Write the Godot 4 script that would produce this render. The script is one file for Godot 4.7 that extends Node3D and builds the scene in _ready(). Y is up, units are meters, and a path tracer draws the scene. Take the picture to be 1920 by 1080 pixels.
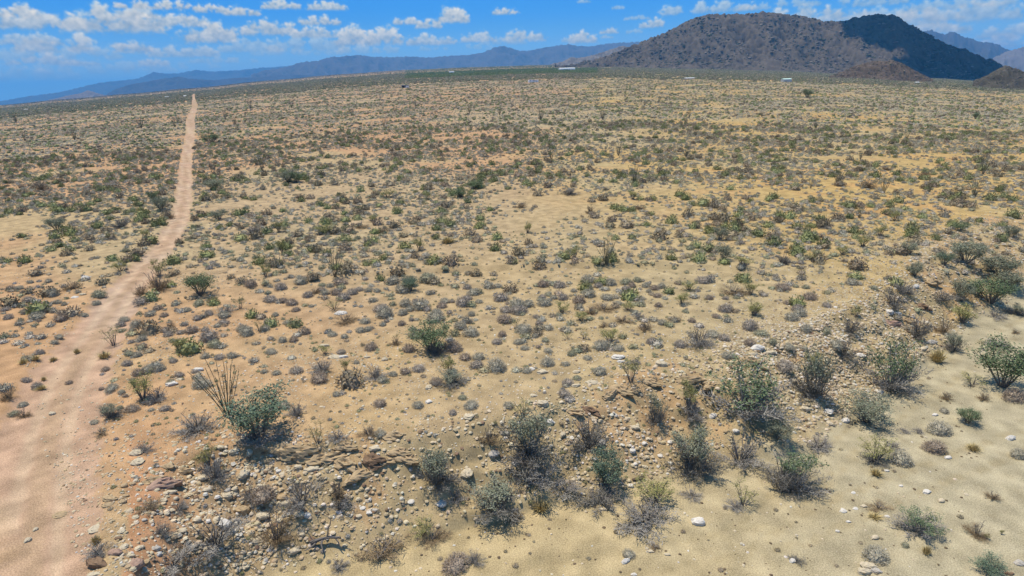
extends Node3D
# A desert plain seen from a drone: dirt track, rocky bank, sandy wash, rocky mountain, hazy ranges.

const EYE := Vector3(0, 17, 0)
const FOV := 50.0
const WASH := 3.2            # depth of the wash below the plain, metres
var focal := 540.0 / tan(deg_to_rad(FOV * 0.5))
var view: Basis
var view_back: Basis
var rng := RandomNumberGenerator.new()
var n_hill := FastNoiseLite.new()
var n_fine := FastNoiseLite.new()
var n_patch := FastNoiseLite.new()
var rim := PackedVector2Array()
var foot := PackedVector2Array()
var road := PackedVector2Array()
var road_half := PackedFloat32Array()
var tracks: Array[PackedVector2Array] = []
var side_track := PackedVector2Array()
var rise_az := PackedFloat32Array()
var rise_s := PackedFloat32Array()
var zone_t := 0.0            # set by ground(): 0 on the plain, 1 on the wash floor, between on the bank
var road_d := 99.0           # set by ground(): distance from the track's middle over its half width
var rut := 0.0
var M := {}
var meshes := {}
var names := {}

# ------------------------------------------------------------------ helpers
func ray(px: float, py: float) -> Vector3:
	return (view * Vector3((px - 960.0) / focal, (540.0 - py) / focal, -1.0)).normalized()

func pixel(p: Vector3) -> Vector2:
	var q := view_back * (p - EYE)
	if q.z > -0.1:
		return Vector2(-9999, -9999)
	return Vector2(960.0 - focal * q.x / q.z, 540.0 + focal * q.y / q.z)

func on_level(px: float, py: float, y: float) -> Vector2:
	var d := ray(px, py)
	var t := (y - EYE.y) / d.y
	return Vector2(EYE.x + d.x * t, EYE.z + d.z * t)

func hit(px: float, py: float) -> Vector3:
	var d := ray(px, py)
	var t := 8.0
	var step := 1.012
	if d.y < -0.16:
		t = (EYE.y - 2.0) / -d.y
		step = 1.006
	var last := t
	while t < 9000.0:
		var p := EYE + d * t
		if p.y < ground(p.x, p.z):
			var a := last
			var b := t
			for k in 12:
				var c := (a + b) * 0.5
				p = EYE + d * c
				if p.y < ground(p.x, p.z):
					b = c
				else:
					a = c
			p = EYE + d * b
			p.y = ground(p.x, p.z)
			return p
		last = t
		t *= step
	return EYE + d * 6000.0

func metres_per_pixel(p: Vector3) -> float:
	return -(view_back * (p - EYE)).z / focal

func near_line(line: PackedVector2Array, p: Vector2) -> Vector2:
	# x: signed distance (positive on the near / right side), y: place along the line
	var best := 1e18
	var sign_ := 1.0
	var at := 0.0
	for i in line.size() - 1:
		var a := line[i]
		var e := line[i + 1] - a
		var w := p - a
		var u := clampf(w.dot(e) / e.length_squared(), 0.0, 1.0)
		var dd := (w - e * u).length_squared()
		if dd < best - 1e-9:
			best = dd
			sign_ = 1.0 if e.x * w.y - e.y * w.x > 0.0 else -1.0
			at = i + u
	return Vector2(sign_ * sqrt(best), at)

func slope_at(az: float) -> float:
	var n := rise_az.size()
	if az <= rise_az[0]:
		return rise_s[0]
	for i in n - 1:
		if az < rise_az[i + 1]:
			var u := (az - rise_az[i]) / (rise_az[i + 1] - rise_az[i])
			u = u * u * (3.0 - 2.0 * u) * 0.5 + u * 0.5
			return lerpf(rise_s[i], rise_s[i + 1], u)
	return rise_s[n - 1]

func ground(x: float, z: float) -> float:
	var r := sqrt(x * x + z * z)
	var h := 0.0
	zone_t = 0.0
	road_d = 99.0
	rut = 0.0
	if r > 60.0:
		var az := atan2(x, -z)
		var q := minf(r, 6000.0) - 170.0
		h += slope_at(az) * 0.5 * (q + sqrt(q * q + 4900.0))
		if r > 6000.0:
			h -= (r - 6000.0) * 0.01
	h += n_hill.get_noise_2d(x, z) * (0.35 + clampf(r * 0.002, 0.0, 1.2))
	var turn := atan2(x, -z)
	var reach := 260.0                 # how far out the bank and wash can lie in this direction
	if turn > -0.75 and turn < 0.75:
		reach = 48.0 if turn < 0.0 else 55.0 + 150.0 * turn * turn
	if r < reach:
		var p := Vector2(x, z)
		var a := near_line(rim, p)
		if a.x > 0.0:
			var b := near_line(foot, p)
			var t := 1.0
			if b.x < 0.0:
				t = a.x / (a.x - b.x)
			var fade := 1.0 - smoothstep(200.0, 255.0, r)
			zone_t = t * fade
			if t < 1.0:
				var wob := n_patch.get_noise_2d(x * 3.0 + 50.0, z * 3.0) * 0.16
				var tt := clampf(t + wob * 4.0 * t * (1.0 - t), 0.0, 1.0)
				var prof := lerpf(tt, smoothstep(0.0, 1.0, tt), 0.75)
				# eroded steps where the harder layer crops out
				var stp := floorf(tt * 4.0) / 4.0 + smoothstep(0.55, 1.0, fmod(tt * 4.0, 1.0)) * 0.25
				var hard := smoothstep(0.0, 0.35, n_patch.get_noise_2d(x * 1.3 - 70.0, z * 1.3 + 20.0))
				prof = lerpf(prof, stp, hard * 0.7)
				h -= WASH * prof * fade
				h += (n_fine.get_noise_2d(x * 2.2, z * 2.2) * 0.17 + absf(n_fine.get_noise_2d(x * 0.9 + 9.0, z * 0.9)) * 0.25) * sin(PI * t)
			else:
				h -= WASH * fade
				h = lerpf(h, h * 0.6 - WASH * 0.4, 0.3)
				for tr in tracks:
					var td := absf(near_line(tr, p).x)
					if td < 1.5:
						rut = maxf(rut, 1.0 - smoothstep(0.15, 0.4, absf(td - 0.75)))
				h -= rut * 0.05 * (0.6 + 0.8 * n_fine.get_noise_2d(x * 3.0, z * 3.0))
				h += n_fine.get_noise_2d(x * 1.2, z * 1.2) * 0.04
	if r < 260.0:
		h += n_fine.get_noise_2d(x, z) * 0.05 * (1.0 - smoothstep(150.0, 260.0, r))
	if x < 3.0 and r < 1800.0 and z < 14.0:
		var c := near_line(road, Vector2(x, z))
		if absf(c.x) < 9.0:
			var i := int(c.y)
			var hw := lerpf(road_half[i], road_half[mini(i + 1, road_half.size() - 1)], c.y - i)
			road_d = absf(c.x) / hw
			if road_d < 1.6:
				h -= 0.16 * (1.0 - smoothstep(0.8, 1.25, road_d))
				rut = 1.0 - smoothstep(0.14, 0.42, absf(absf(c.x) - 0.85) + 0.15 * n_fine.get_noise_2d(x * 0.7, z * 0.7))
				h -= rut * 0.07
				h += 0.12 * smoothstep(0.9, 1.15, road_d) * (1.0 - smoothstep(1.15, 1.6, road_d)) * (0.6 + n_fine.get_noise_2d(x * 2.0, z * 2.0))
	return h

func on_ground(x: float, z: float) -> Vector3:
	return Vector3(x, ground(x, z), z)

func numbered(called: String) -> String:
	if not names.has(called):
		names[called] = 0
		return called
	names[called] += 1
	return "%s_%03d" % [called, names[called]]

func tag(o: Node, label: String, category: String, group := "", kind := "") -> void:
	if label: o.set_meta("label", label)
	if category: o.set_meta("category", category)
	if group: o.set_meta("group", group)
	if kind: o.set_meta("kind", kind)

func put(called: String, mesh: Mesh, mat: Material, parent: Node = self) -> MeshInstance3D:
	var o := MeshInstance3D.new()
	o.name = numbered(called) if parent == self else called
	o.mesh = mesh
	o.material_override = mat
	parent.add_child(o, true)
	return o

func base(called: String, at: Vector3, turn := 0.0, size := Vector3.ONE) -> Node3D:
	var o := Node3D.new()
	o.name = numbered(called)
	add_child(o)
	o.transform = Transform3D(Basis(Vector3.UP, turn).scaled_local(size), at)
	return o

# ------------------------------------------------------------------ mesh building
class Shape:
	var v := PackedVector3Array()
	var c := PackedColorArray()
	func tri(a: Vector3, b: Vector3, d: Vector3, col: Color) -> void:
		v.append(a); v.append(b); v.append(d)
		c.append(col); c.append(col); c.append(col)
	func quad(a: Vector3, b: Vector3, d: Vector3, e: Vector3, col: Color) -> void:
		tri(a, b, d, col)
		tri(a, d, e, col)
	func tube(pts: Array, r0: float, r1: float, sides: int, col: Color) -> void:
		var n := pts.size()
		var prev: Array = []
		for i in n:
			var p: Vector3 = pts[i]
			var q0: Vector3 = pts[maxi(i - 1, 0)]
			var q1: Vector3 = pts[mini(i + 1, n - 1)]
			var along: Vector3 = (q1 - q0).normalized()
			var s := along.cross(Vector3(0.31, 0.22, 0.93)).normalized()
			var t := along.cross(s)
			var r := lerpf(r0, r1, float(i) / (n - 1))
			var ring: Array = []
			for k in sides:
				var a := TAU * k / sides
				ring.append(p + (s * cos(a) + t * sin(a)) * r)
			if i > 0:
				for k in sides:
					var k2 := (k + 1) % sides
					quad(prev[k], prev[k2], ring[k2], ring[k], col)
			prev = ring
	func box(lo: Vector3, hi: Vector3, col: Color) -> void:
		var p := [lo, Vector3(hi.x, lo.y, lo.z), Vector3(hi.x, lo.y, hi.z), Vector3(lo.x, lo.y, hi.z), Vector3(lo.x, hi.y, lo.z), Vector3(hi.x, hi.y, lo.z), hi, Vector3(lo.x, hi.y, hi.z)]
		for f in [[0, 1, 2, 3], [4, 7, 6, 5], [0, 4, 5, 1], [1, 5, 6, 2], [2, 6, 7, 3], [3, 7, 4, 0]]:
			quad(p[f[0]], p[f[1]], p[f[2]], p[f[3]], col)
	func mesh() -> ArrayMesh:
		var arr := []
		arr.resize(Mesh.ARRAY_MAX)
		arr[Mesh.ARRAY_VERTEX] = v
		arr[Mesh.ARRAY_COLOR] = c
		var m := ArrayMesh.new()
		m.add_surface_from_arrays(Mesh.PRIMITIVE_TRIANGLES, arr)
		return m

func tone(col: Color, spread: float) -> Color:
	var k := 1.0 + rng.randf_range(-spread, spread)
	return Color(col.r * k * (1.0 + rng.randf_range(-0.05, 0.05)), col.g * k, col.b * k * (1.0 + rng.randf_range(-0.06, 0.06)))

func dome_dir(flat := 0.0) -> Vector3:
	var y := rng.randf_range(flat, 1.0)
	var a := rng.randf() * TAU
	var s := sqrt(1.0 - y * y)
	return Vector3(cos(a) * s, y, sin(a) * s)

# cushion of fine twigs, radius 0.5, height about 0.6
func mound_mesh(blades: int, width: float, flecks: int, fleck: float, seed_: int) -> ArrayMesh:
	rng.seed = seed_
	var s := Shape.new()
	var grey := Color(1, 1, 1)
	var bump: Array = []
	for k in 5:
		var d := dome_dir(0.1)
		bump.append([d, rng.randf_range(0.1, 0.26)])
	var reach := func(d: Vector3) -> float:
		var r := 0.40
		for b in bump:
			r += b[1] * maxf(0.0, d.dot(b[0]) - 0.55) * 1.2
		return minf(r, 0.54)
	# woody heart
	var rings: Array = []
	for i in 4:
		var ring: Array = []
		var el := PI * 0.5 * i / 3.6
		for k in 9:
			var a := TAU * (k + 0.5 * (i % 2)) / 9.0
			var d := Vector3(cos(a) * cos(el), sin(el), sin(a) * cos(el))
			var rr: float = reach.call(d) * rng.randf_range(0.58, 0.74)
			ring.append(d * rr * Vector3(1, 1.1, 1) - Vector3(0, 0.03 if i == 0 else 0.0, 0))
		rings.append(ring)
	for i in 3:
		for k in 9:
			var k2 := (k + 1) % 9
			s.tri(rings[i][k], rings[i][k2], rings[i + 1][k], tone(grey, 0.18))
			s.tri(rings[i][k2], rings[i + 1][k2], rings[i + 1][k], tone(grey, 0.18))
	for k in 9:
		s.tri(rings[3][k], rings[3][(k + 1) % 9], Vector3(0, 0.38, 0), tone(grey, 0.18))
	for k in blades:
		var d := dome_dir(-0.05)
		var rr: float = reach.call(d)
		var root := d * rr * rng.randf_range(0.6, 0.85)
		root.y = maxf(root.y, 0.0)
		var tip := (d + Vector3(rng.randf_range(-0.2, 0.2), rng.randf_range(-0.1, 0.22), rng.randf_range(-0.2, 0.2))) * rr * rng.randf_range(0.85, 1.12)
		tip.y = maxf(tip.y * 1.1, 0.01)
		var w := (tip - root).cross(dome_dir(-1.0)).normalized() * width * rng.randf_range(0.6, 1.3)
		s.tri(root - w, root + w, tip, tone(grey, 0.3))
	for k in flecks:
		var d := dome_dir(-0.02)
		var p: Vector3 = d * reach.call(d) * rng.randf_range(0.72, 1.04) * Vector3(1, 1.08, 1)
		p.y = maxf(p.y, 0.01)
		var e := (d * 0.6 + dome_dir(-0.6)).normalized() * fleck * rng.randf_range(0.7, 1.6)
		var w := e.cross(dome_dir(-1.0)).normalized() * fleck * 0.42
		s.tri(p - w, p + w, p + e, tone(grey, 0.3))
	return s.mesh()

# twigs that spread from the base; reach about 0.5 sideways, 0.9 up
func twig_shape(s: Shape, count: int, width: float, lean: float, low: float, high: float) -> void:
	# a few leaning boughs, each with many short crooked twigs
	var boughs: Array = []
	for k in 22:
		var d := dome_dir(0.1)
		d = Vector3(d.x * lean, d.y * 1.15, d.z * lean).normalized()
		boughs.append([d, rng.randf_range(low, high) * 0.85, Vector3(rng.randf_range(-0.12, 0.12), 0, rng.randf_range(-0.12, 0.12))])
	for k in count:
		var b: Array = boughs[rng.randi() % boughs.size()]
		var d: Vector3 = b[0]
		var t := pow(rng.randf(), 0.7)
		var a: Vector3 = b[2] + d * b[1] * t + Vector3(rng.randf_range(-1, 1), rng.randf_range(-0.6, 0.6), rng.randf_range(-1, 1)) * 0.1 * t
		var len_ := rng.randf_range(0.07, 0.22)
		var aim := (d + dome_dir(-0.6) * 0.95).normalized()
		var mid := a + aim * len_ * 0.5
		var tip := mid + (aim + dome_dir(-0.7) * 0.8).normalized() * len_ * 0.5
		a.y = maxf(a.y, 0.0)
		mid.y = maxf(mid.y, 0.02)
		tip.y = maxf(tip.y, 0.03)
		var w := (tip - a).cross(dome_dir(-1.0)).normalized() * width * rng.randf_range(0.6, 1.3)
		var col := tone(Color(1, 1, 1), 0.35)
		s.tri(a - w, a + w, mid + w * 0.7, col)
		s.tri(a - w, mid + w * 0.7, mid - w * 0.7, col)
		s.tri(mid - w * 0.7, mid + w * 0.7, tip, col)
	for k in int(count * 0.45):
		var b: Array = boughs[rng.randi() % boughs.size()]
		var p: Vector3 = b[2] + b[0] * b[1] * rng.randf_range(0.35, 1.12) + Vector3(rng.randfn(0, 0.07), rng.randfn(0, 0.05), rng.randfn(0, 0.07))
		p.y = maxf(p.y, 0.02)
		var e := dome_dir(-0.5) * rng.randf_range(0.015, 0.035)
		var w := e.cross(dome_dir(-1.0)).normalized() * 0.009
		s.tri(p - w, p + w, p + e, tone(Color(1.1, 1.08, 1.0), 0.3))

func stems_mesh(count: int, spread: float, seed_: int, ends: Array) -> ArrayMesh:
	rng.seed = seed_
	var s := Shape.new()
	for k in count:
		var a := TAU * (k + rng.randf_range(-0.35, 0.35)) / count
		var out := spread * rng.randf_range(0.35, 1.0)
		var up := rng.randf_range(0.45, 0.85)
		var p0 := Vector3(cos(a), 0, sin(a)) * 0.04 + Vector3(0, -0.03, 0)
		var p1 := Vector3(cos(a) * out * 0.4, up * 0.45, sin(a) * out * 0.4) + Vector3(rng.randf_range(-0.04, 0.04), 0, rng.randf_range(-0.04, 0.04))
		var p2 := Vector3(cos(a) * out * 0.85, up, sin(a) * out * 0.85)
		s.tube([p0, p1, p2], 0.016, 0.006, 3, tone(Color(1, 1, 1), 0.2))
		ends.append([p1, p2])
		for j in 3:
			var f := rng.randf_range(0.4, 0.95)
			var st := p1.lerp(p2, f)
			var e := st + Vector3(rng.randf_range(-0.2, 0.2), rng.randf_range(0.02, 0.22), rng.randf_range(-0.2, 0.2))
			s.tube([st, (st + e) * 0.5 + Vector3(0, 0.02, 0), e], 0.008, 0.003, 3, tone(Color(1, 1, 1), 0.25))
			ends.append([st, e])
	return s.mesh()

func leaves_mesh(ends: Array, count: int, size: float, clump: float, seed_: int) -> ArrayMesh:
	rng.seed = seed_
	var s := Shape.new()
	for k in count:
		var e: Array = ends[rng.randi() % ends.size()]
		var p: Vector3 = e[0].lerp(e[1], pow(rng.randf(), 0.6) * 1.1)
		var off := Vector3(rng.randfn(0, clump), rng.randfn(0, clump * 0.8), rng.randfn(0, clump))
		p += off
		if p.y < 0.03:
			p.y = rng.randf_range(0.03, 0.12)
		var d := dome_dir(-0.4) * size * rng.randf_range(0.7, 1.5)
		var w := d.cross(dome_dir(-1.0)).normalized() * size * rng.randf_range(0.25, 0.5)
		s.tri(p - w, p + w, p + d, tone(Color(1, 1, 1), 0.32))
	return s.mesh()

func twigs_mesh(count: int, width: float, lean: float, low: float, high: float, seed_: int) -> ArrayMesh:
	rng.seed = seed_
	var s := Shape.new()
	twig_shape(s, count, width, lean, low, high)
	return s.mesh()

func tuft_mesh(count: int, seed_: int) -> ArrayMesh:
	rng.seed = seed_
	var s := Shape.new()
	for k in count:
		var a := rng.randf() * TAU
		var out := rng.randf_range(0.05, 0.5)
		var p := Vector3(cos(a), 0, sin(a)) * rng.randf_range(0.0, 0.16)
		var tip := Vector3(cos(a) * out, rng.randf_range(0.35, 0.85) * (1.1 - out), sin(a) * out) + Vector3(rng.randf_range(-0.1, 0.1), 0, rng.randf_range(-0.1, 0.1))
		var w := Vector3(-sin(a), 0, cos(a)).rotated(Vector3.UP, rng.randf_range(-1, 1)) * 0.012
		var mid := p.lerp(tip, 0.5) + Vector3(0, 0.08, 0)
		var col := tone(Color(1, 1, 1), 0.3)
		s.quad(p - w, p + w, mid + w, mid - w, col)
		s.tri(mid - w, mid + w, tip, col)
	return s.mesh()

func clump_mesh(faces: int, seed_: int) -> ArrayMesh:
	# far scrub: loose lump of leaf faces over a low heart
	rng.seed = seed_
	var s := Shape.new()
	for k in 6:
		var a := TAU * k / 6.0
		var b := TAU * (k + 1) / 6.0
		var pa := Vector3(cos(a) * 0.36, 0.0, sin(a) * 0.36)
		var pb := Vector3(cos(b) * 0.36, 0.0, sin(b) * 0.36)
		var ua := Vector3(cos(a + 0.3) * 0.27, 0.3, sin(a + 0.3) * 0.27)
		var ub := Vector3(cos(b + 0.3) * 0.27, 0.3, sin(b + 0.3) * 0.27)
		s.quad(pa, pb, ub, ua, tone(Color(1, 1, 1), 0.2))
		s.tri(ua, ub, Vector3(0, 0.42, 0), tone(Color(1, 1, 1), 0.2))
	for k in faces:
		var d := dome_dir(0.0)
		var p := d * rng.randf_range(0.26, 0.44)
		var e := d * 0.16 + dome_dir(-0.5) * 0.09
		var w := e.cross(dome_dir(-1.0)).normalized() * rng.randf_range(0.03, 0.07)
		s.tri(p - w, p + w, p + e, tone(Color(1, 1, 1), 0.3))
	return s.mesh()

func rock_mesh(detail: int, rough: float, flat: float, seed_: int) -> ArrayMesh:
	# unit stone: chipped ball, about 1 across, sitting a little in the ground
	rng.seed = seed_
	var noise := FastNoiseLite.new()
	noise.seed = seed_
	noise.frequency = 0.9
	var cuts: Array = []
	for k in 7:
		cuts.append([dome_dir(-0.8), rng.randf_range(0.36, 0.47)])
	var n := detail
	var grid: Array = []
	var m := n * 2
	for i in n + 1:
		var row: Array = []
		for k in m:
			var el := PI * (float(i) / n - 0.5)
			var a := TAU * (k + 0.5 * (i % 2)) / m
			var d := Vector3(cos(el) * cos(a), sin(el), cos(el) * sin(a))
			var r := 0.5 * (1.0 + rough * noise.get_noise_3dv(d * 1.3) + rough * 0.4 * noise.get_noise_3dv(d * 4.0 + Vector3(5, 5, 5)))
			for c in cuts:
				var cd: float = d.dot(c[0])
				if cd > 0.2:
					r = minf(r, c[1] / cd)
			row.append(Vector3(d.x * r, d.y * r * flat + flat * 0.24, d.z * r))
		grid.append(row)
	var st := SurfaceTool.new()
	st.begin(Mesh.PRIMITIVE_TRIANGLES)
	st.set_smooth_group(-1)
	for i in n:
		for k in m:
			var k2 := (k + 1) % m
			var col := tone(Color(1, 1, 1), 0.06)
			for p in [grid[i][k], grid[i][k2], grid[i + 1][k2], grid[i][k], grid[i + 1][k2], grid[i + 1][k]]:
				st.set_color(col)
				st.add_vertex(p)
	st.generate_normals()
	return st.commit()

# ------------------------------------------------------------------ materials
func noise_of(freq: float, seed_: int, kind := FastNoiseLite.TYPE_SIMPLEX_SMOOTH, octaves := 4) -> FastNoiseLite:
	var n := FastNoiseLite.new()
	n.noise_type = kind
	n.frequency = freq
	n.seed = seed_
	n.fractal_octaves = octaves
	return n

func plain(col: Color, rough := 0.95) -> StandardMaterial3D:
	# col holds real (linear) base colour
	var m := StandardMaterial3D.new()
	m.albedo_color = col.linear_to_srgb()
	m.roughness = rough
	m.metallic_specular = 0.2
	m.vertex_color_use_as_albedo = true
	return m

func grit_texture(size: int, seed_: int, lo: float, hi: float, speck: float) -> ImageTexture:
	var a := noise_of(6.0 / size, seed_).get_seamless_image(size, size)
	var b := noise_of(130.0 / size, seed_ + 1, FastNoiseLite.TYPE_SIMPLEX, 3).get_seamless_image(size, size)
	var c := noise_of(120.0 / size, seed_ + 2, FastNoiseLite.TYPE_CELLULAR, 1).get_seamless_image(size, size)
	var da := a.get_data()
	var db := b.get_data()
	var dc := c.get_data()
	var out := PackedByteArray()
	out.resize(size * size * 3)
	for i in size * size:
		var k := lo + (hi - lo) * (da[i] * 0.45 + db[i] * 0.55) / 255.0
		var e := dc[i] / 255.0
		if e > 0.80:
			k += speck * (e - 0.80) * 5.0
		elif e < 0.06:
			k -= speck * 0.8
		k = clampf(k, 0.0, 1.0)
		out[i * 3] = int(k * 255.0)
		out[i * 3 + 1] = int(k * 250.0)
		out[i * 3 + 2] = int(clampf(k - 0.02, 0, 1) * 250.0)
	return ImageTexture.create_from_image(Image.create_from_data(size, size, false, Image.FORMAT_RGB8, out))

func make_materials() -> void:
	var g := plain(Color(1, 1, 1))
	g.albedo_texture = grit_texture(1024, 11, 0.60, 1.12, 0.22)
	g.uv1_triplanar = true
	g.uv1_world_triplanar = true
	g.uv1_scale = Vector3.ONE / 13.0
	g.heightmap_enabled = true
	g.heightmap_texture = g.albedo_texture
	g.heightmap_scale = 1.5
	M.ground = g
	var r := plain(Color(1, 1, 1))
	r.albedo_texture = grit_texture(512, 31, 0.62, 1.1, 0.1)
	r.uv1_triplanar = true
	r.uv1_scale = Vector3.ONE * 0.9
	M.rock_texture = r.albedo_texture
	for t in [["rock_pale", Color(0.62, 0.54, 0.39)], ["rock_tan", Color(0.48, 0.365, 0.22)], ["rock_white", Color(0.72, 0.69, 0.62)], ["rock_pink", Color(0.42, 0.29, 0.22)], ["rock_brown", Color(0.25, 0.17, 0.11)], ["rock_grey", Color(0.5, 0.47, 0.41)]]:
		var m: StandardMaterial3D = r.duplicate()
		var col: Color = t[1]
		m.albedo_color = col.linear_to_srgb()
		M[t[0]] = m
	var mt := plain(Color(1, 1, 1))
	mt.albedo_texture = grit_texture(512, 51, 0.45, 1.15, 0.2)
	mt.uv1_triplanar = true
	mt.uv1_world_triplanar = true
	mt.uv1_scale = Vector3.ONE / 190.0
	M.mountain = mt
	M.range = plain(Color(1, 1, 1))
	for t in [
		["mound_grey", Color(0.37, 0.335, 0.25)], ["mound_lilac", Color(0.345, 0.295, 0.235)], ["mound_green", Color(0.315, 0.30, 0.20)], ["mound_brown", Color(0.32, 0.255, 0.19)],
		["leaf_green", Color(0.135, 0.175, 0.09)], ["leaf_teal", Color(0.14, 0.185, 0.12)], ["leaf_olive", Color(0.27, 0.255, 0.095)], ["leaf_grey", Color(0.225, 0.235, 0.16)],
		["twig_grey", Color(0.29, 0.265, 0.225)], ["twig_dark", Color(0.19, 0.175, 0.145)], ["twig_brown", Color(0.28, 0.205, 0.12)], ["straw", Color(0.45, 0.35, 0.16)],
		["stem_grey", Color(0.16, 0.14, 0.12)], ["cane", Color(0.12, 0.115, 0.08)], ["cane_leaf", Color(0.17, 0.175, 0.09)], ["dead_wood", Color(0.16, 0.14, 0.12)]]:
		M[t[0]] = plain(t[1])
	for k in ["mound_grey", "mound_lilac", "mound_green", "mound_brown", "scrub_leaf"]:
		if M.has(k):
			M[k].backlight_enabled = true
			M[k].backlight = Color(0.22, 0.2, 0.17)
	for k in ["leaf_green", "leaf_teal", "leaf_olive", "leaf_grey"]:
		M[k].backlight_enabled = true
		M[k].backlight = Color(0.25, 0.3, 0.15)
	M.scrub = plain(Color(1, 1, 1))
	var st: StandardMaterial3D = r.duplicate()
	M.stones = st

# ------------------------------------------------------------------ sky
var cloud_list: Array = []
func add_cloud(az: float, el: float, w: float, h: float, op: float, seed_: int) -> void:
	# degrees; el is the cloud's base
	rng.seed = seed_
	var puffs: Array = []
	var n := 5 + int(w / maxf(h, 0.3) * 2.2)
	n = mini(n, 14)
	for k in n:
		var u := rng.randf_range(-0.86, 0.86)
		var top := (1.0 - u * u * 0.75) * rng.randf_range(0.45, 1.0)
		var r := rng.randf_range(0.28, 0.5)
		puffs.append([u * w * 0.5, maxf(top - r, 0.12) * h, r * h * rng.randf_range(0.9, 1.3)])
	cloud_list.append({"az": az, "el": el, "w": w, "h": h, "op": op, "puffs": puffs, "seed": seed_})

func sky_blue(el: float) -> Color:
	# sRGB values
	var t := clampf(el / 90.0, 0.0, 1.0)
	var lowc := Color(0.72, 0.82, 0.87)
	var midc := Color(0.26, 0.575, 0.88)
	var topc := Color(0.30, 0.46, 0.72)
	var c := lowc.lerp(midc, smoothstep(0.0, 7.5, el))
	return c.lerp(topc, smoothstep(0.08, 1.0, t))

func paint_clouds(data: PackedByteArray, w: int, az0: float, el0: float, step: float, nx: int, ny: int) -> void:
	# data: RGB8, row 0 at el0 (top), going down
	var nz := noise_of(0.55, 77, FastNoiseLite.TYPE_SIMPLEX_SMOOTH, 4)
	for c in cloud_list:
		var pad: float = c.h * 0.35
		var x0 := int((c.az - c.w * 0.6 - pad - az0) / step)
		var x1 := int((c.az + c.w * 0.6 + pad - az0) / step)
		var y0 := int((el0 - (c.el + c.h * 1.25)) / step)
		var y1 := int((el0 - (c.el - c.h * 0.3)) / step)
		if x1 < 0 or x0 >= nx or y1 < 0 or y0 >= ny:
			continue
		var fine: float = 1.6 / maxf(c.h, 0.5)
		for y in range(maxi(y0, 0), mini(y1 + 1, ny)):
			var el := el0 - y * step
			for x in range(maxi(x0, 0), mini(x1 + 1, nx)):
				var az := az0 + x * step
				var qx: float = az - c.az
				var qy: float = el - c.el
				var wob := nz.get_noise_3d(az * fine * 2.0, el * fine * 3.0, c.seed)
				var wob2 := nz.get_noise_3d(az * fine * 6.0 + 40.0, el * fine * 8.0, c.seed)
				var dens := -1.0
				var lit := 0.0
				for p in c.puffs:
					var dx: float = (qx - p[0]) / p[2]
					var dy: float = (qy - p[1]) / p[2]
					var e := 1.0 - sqrt(dx * dx * 0.62 + dy * dy)
					if e > dens:
						dens = e
						lit = dy * 0.7 - dx * 0.25
				dens += 0.06 + wob * 0.75 + wob2 * 0.32
				var bottom := smoothstep(-0.12, 0.14, qy / c.h + wob2 * 0.12)
				var al: float = smoothstep(-0.05, 0.55, dens) * bottom * c.op
				if al < 0.01:
					continue
				var b := clampf(0.24 + 0.5 * (qy / c.h) + lit * 0.2 + wob * 0.5 + wob2 * 0.3, 0.0, 1.0)
				var hz := 1.0 - smoothstep(4.0, 30.0, el)
				var col := Color(0.60, 0.67, 0.77).lerp(Color(0.99, 0.985, 0.98), b)
				# light from far clouds comes warmer through the air
				col = Color(col.r, lerpf(col.g, col.g * 0.95, hz), lerpf(col.b, col.b * 0.85, hz))
				var i := (y * w + x) * 3
				data[i] = int(lerpf(data[i], col.r * 255.0, al))
				data[i + 1] = int(lerpf(data[i + 1], col.g * 255.0, al))
				data[i + 2] = int(lerpf(data[i + 2], col.b * 255.0, al))

func sky_rows(w: int, h: int, el0: float, step: float) -> PackedByteArray:
	var data := PackedByteArray()
	for y in h:
		var c := sky_blue(maxf(el0 - y * step, 0.0))
		var row := PackedByteArray([int(c.r * 255), int(c.g * 255), int(c.b * 255)])
		var line := PackedByteArray()
		line.resize(w * 3)
		for x in w:
			line[x * 3] = row[0]
			line[x * 3 + 1] = row[1]
			line[x * 3 + 2] = row[2]
		data.append_array(line)
	return data

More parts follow.
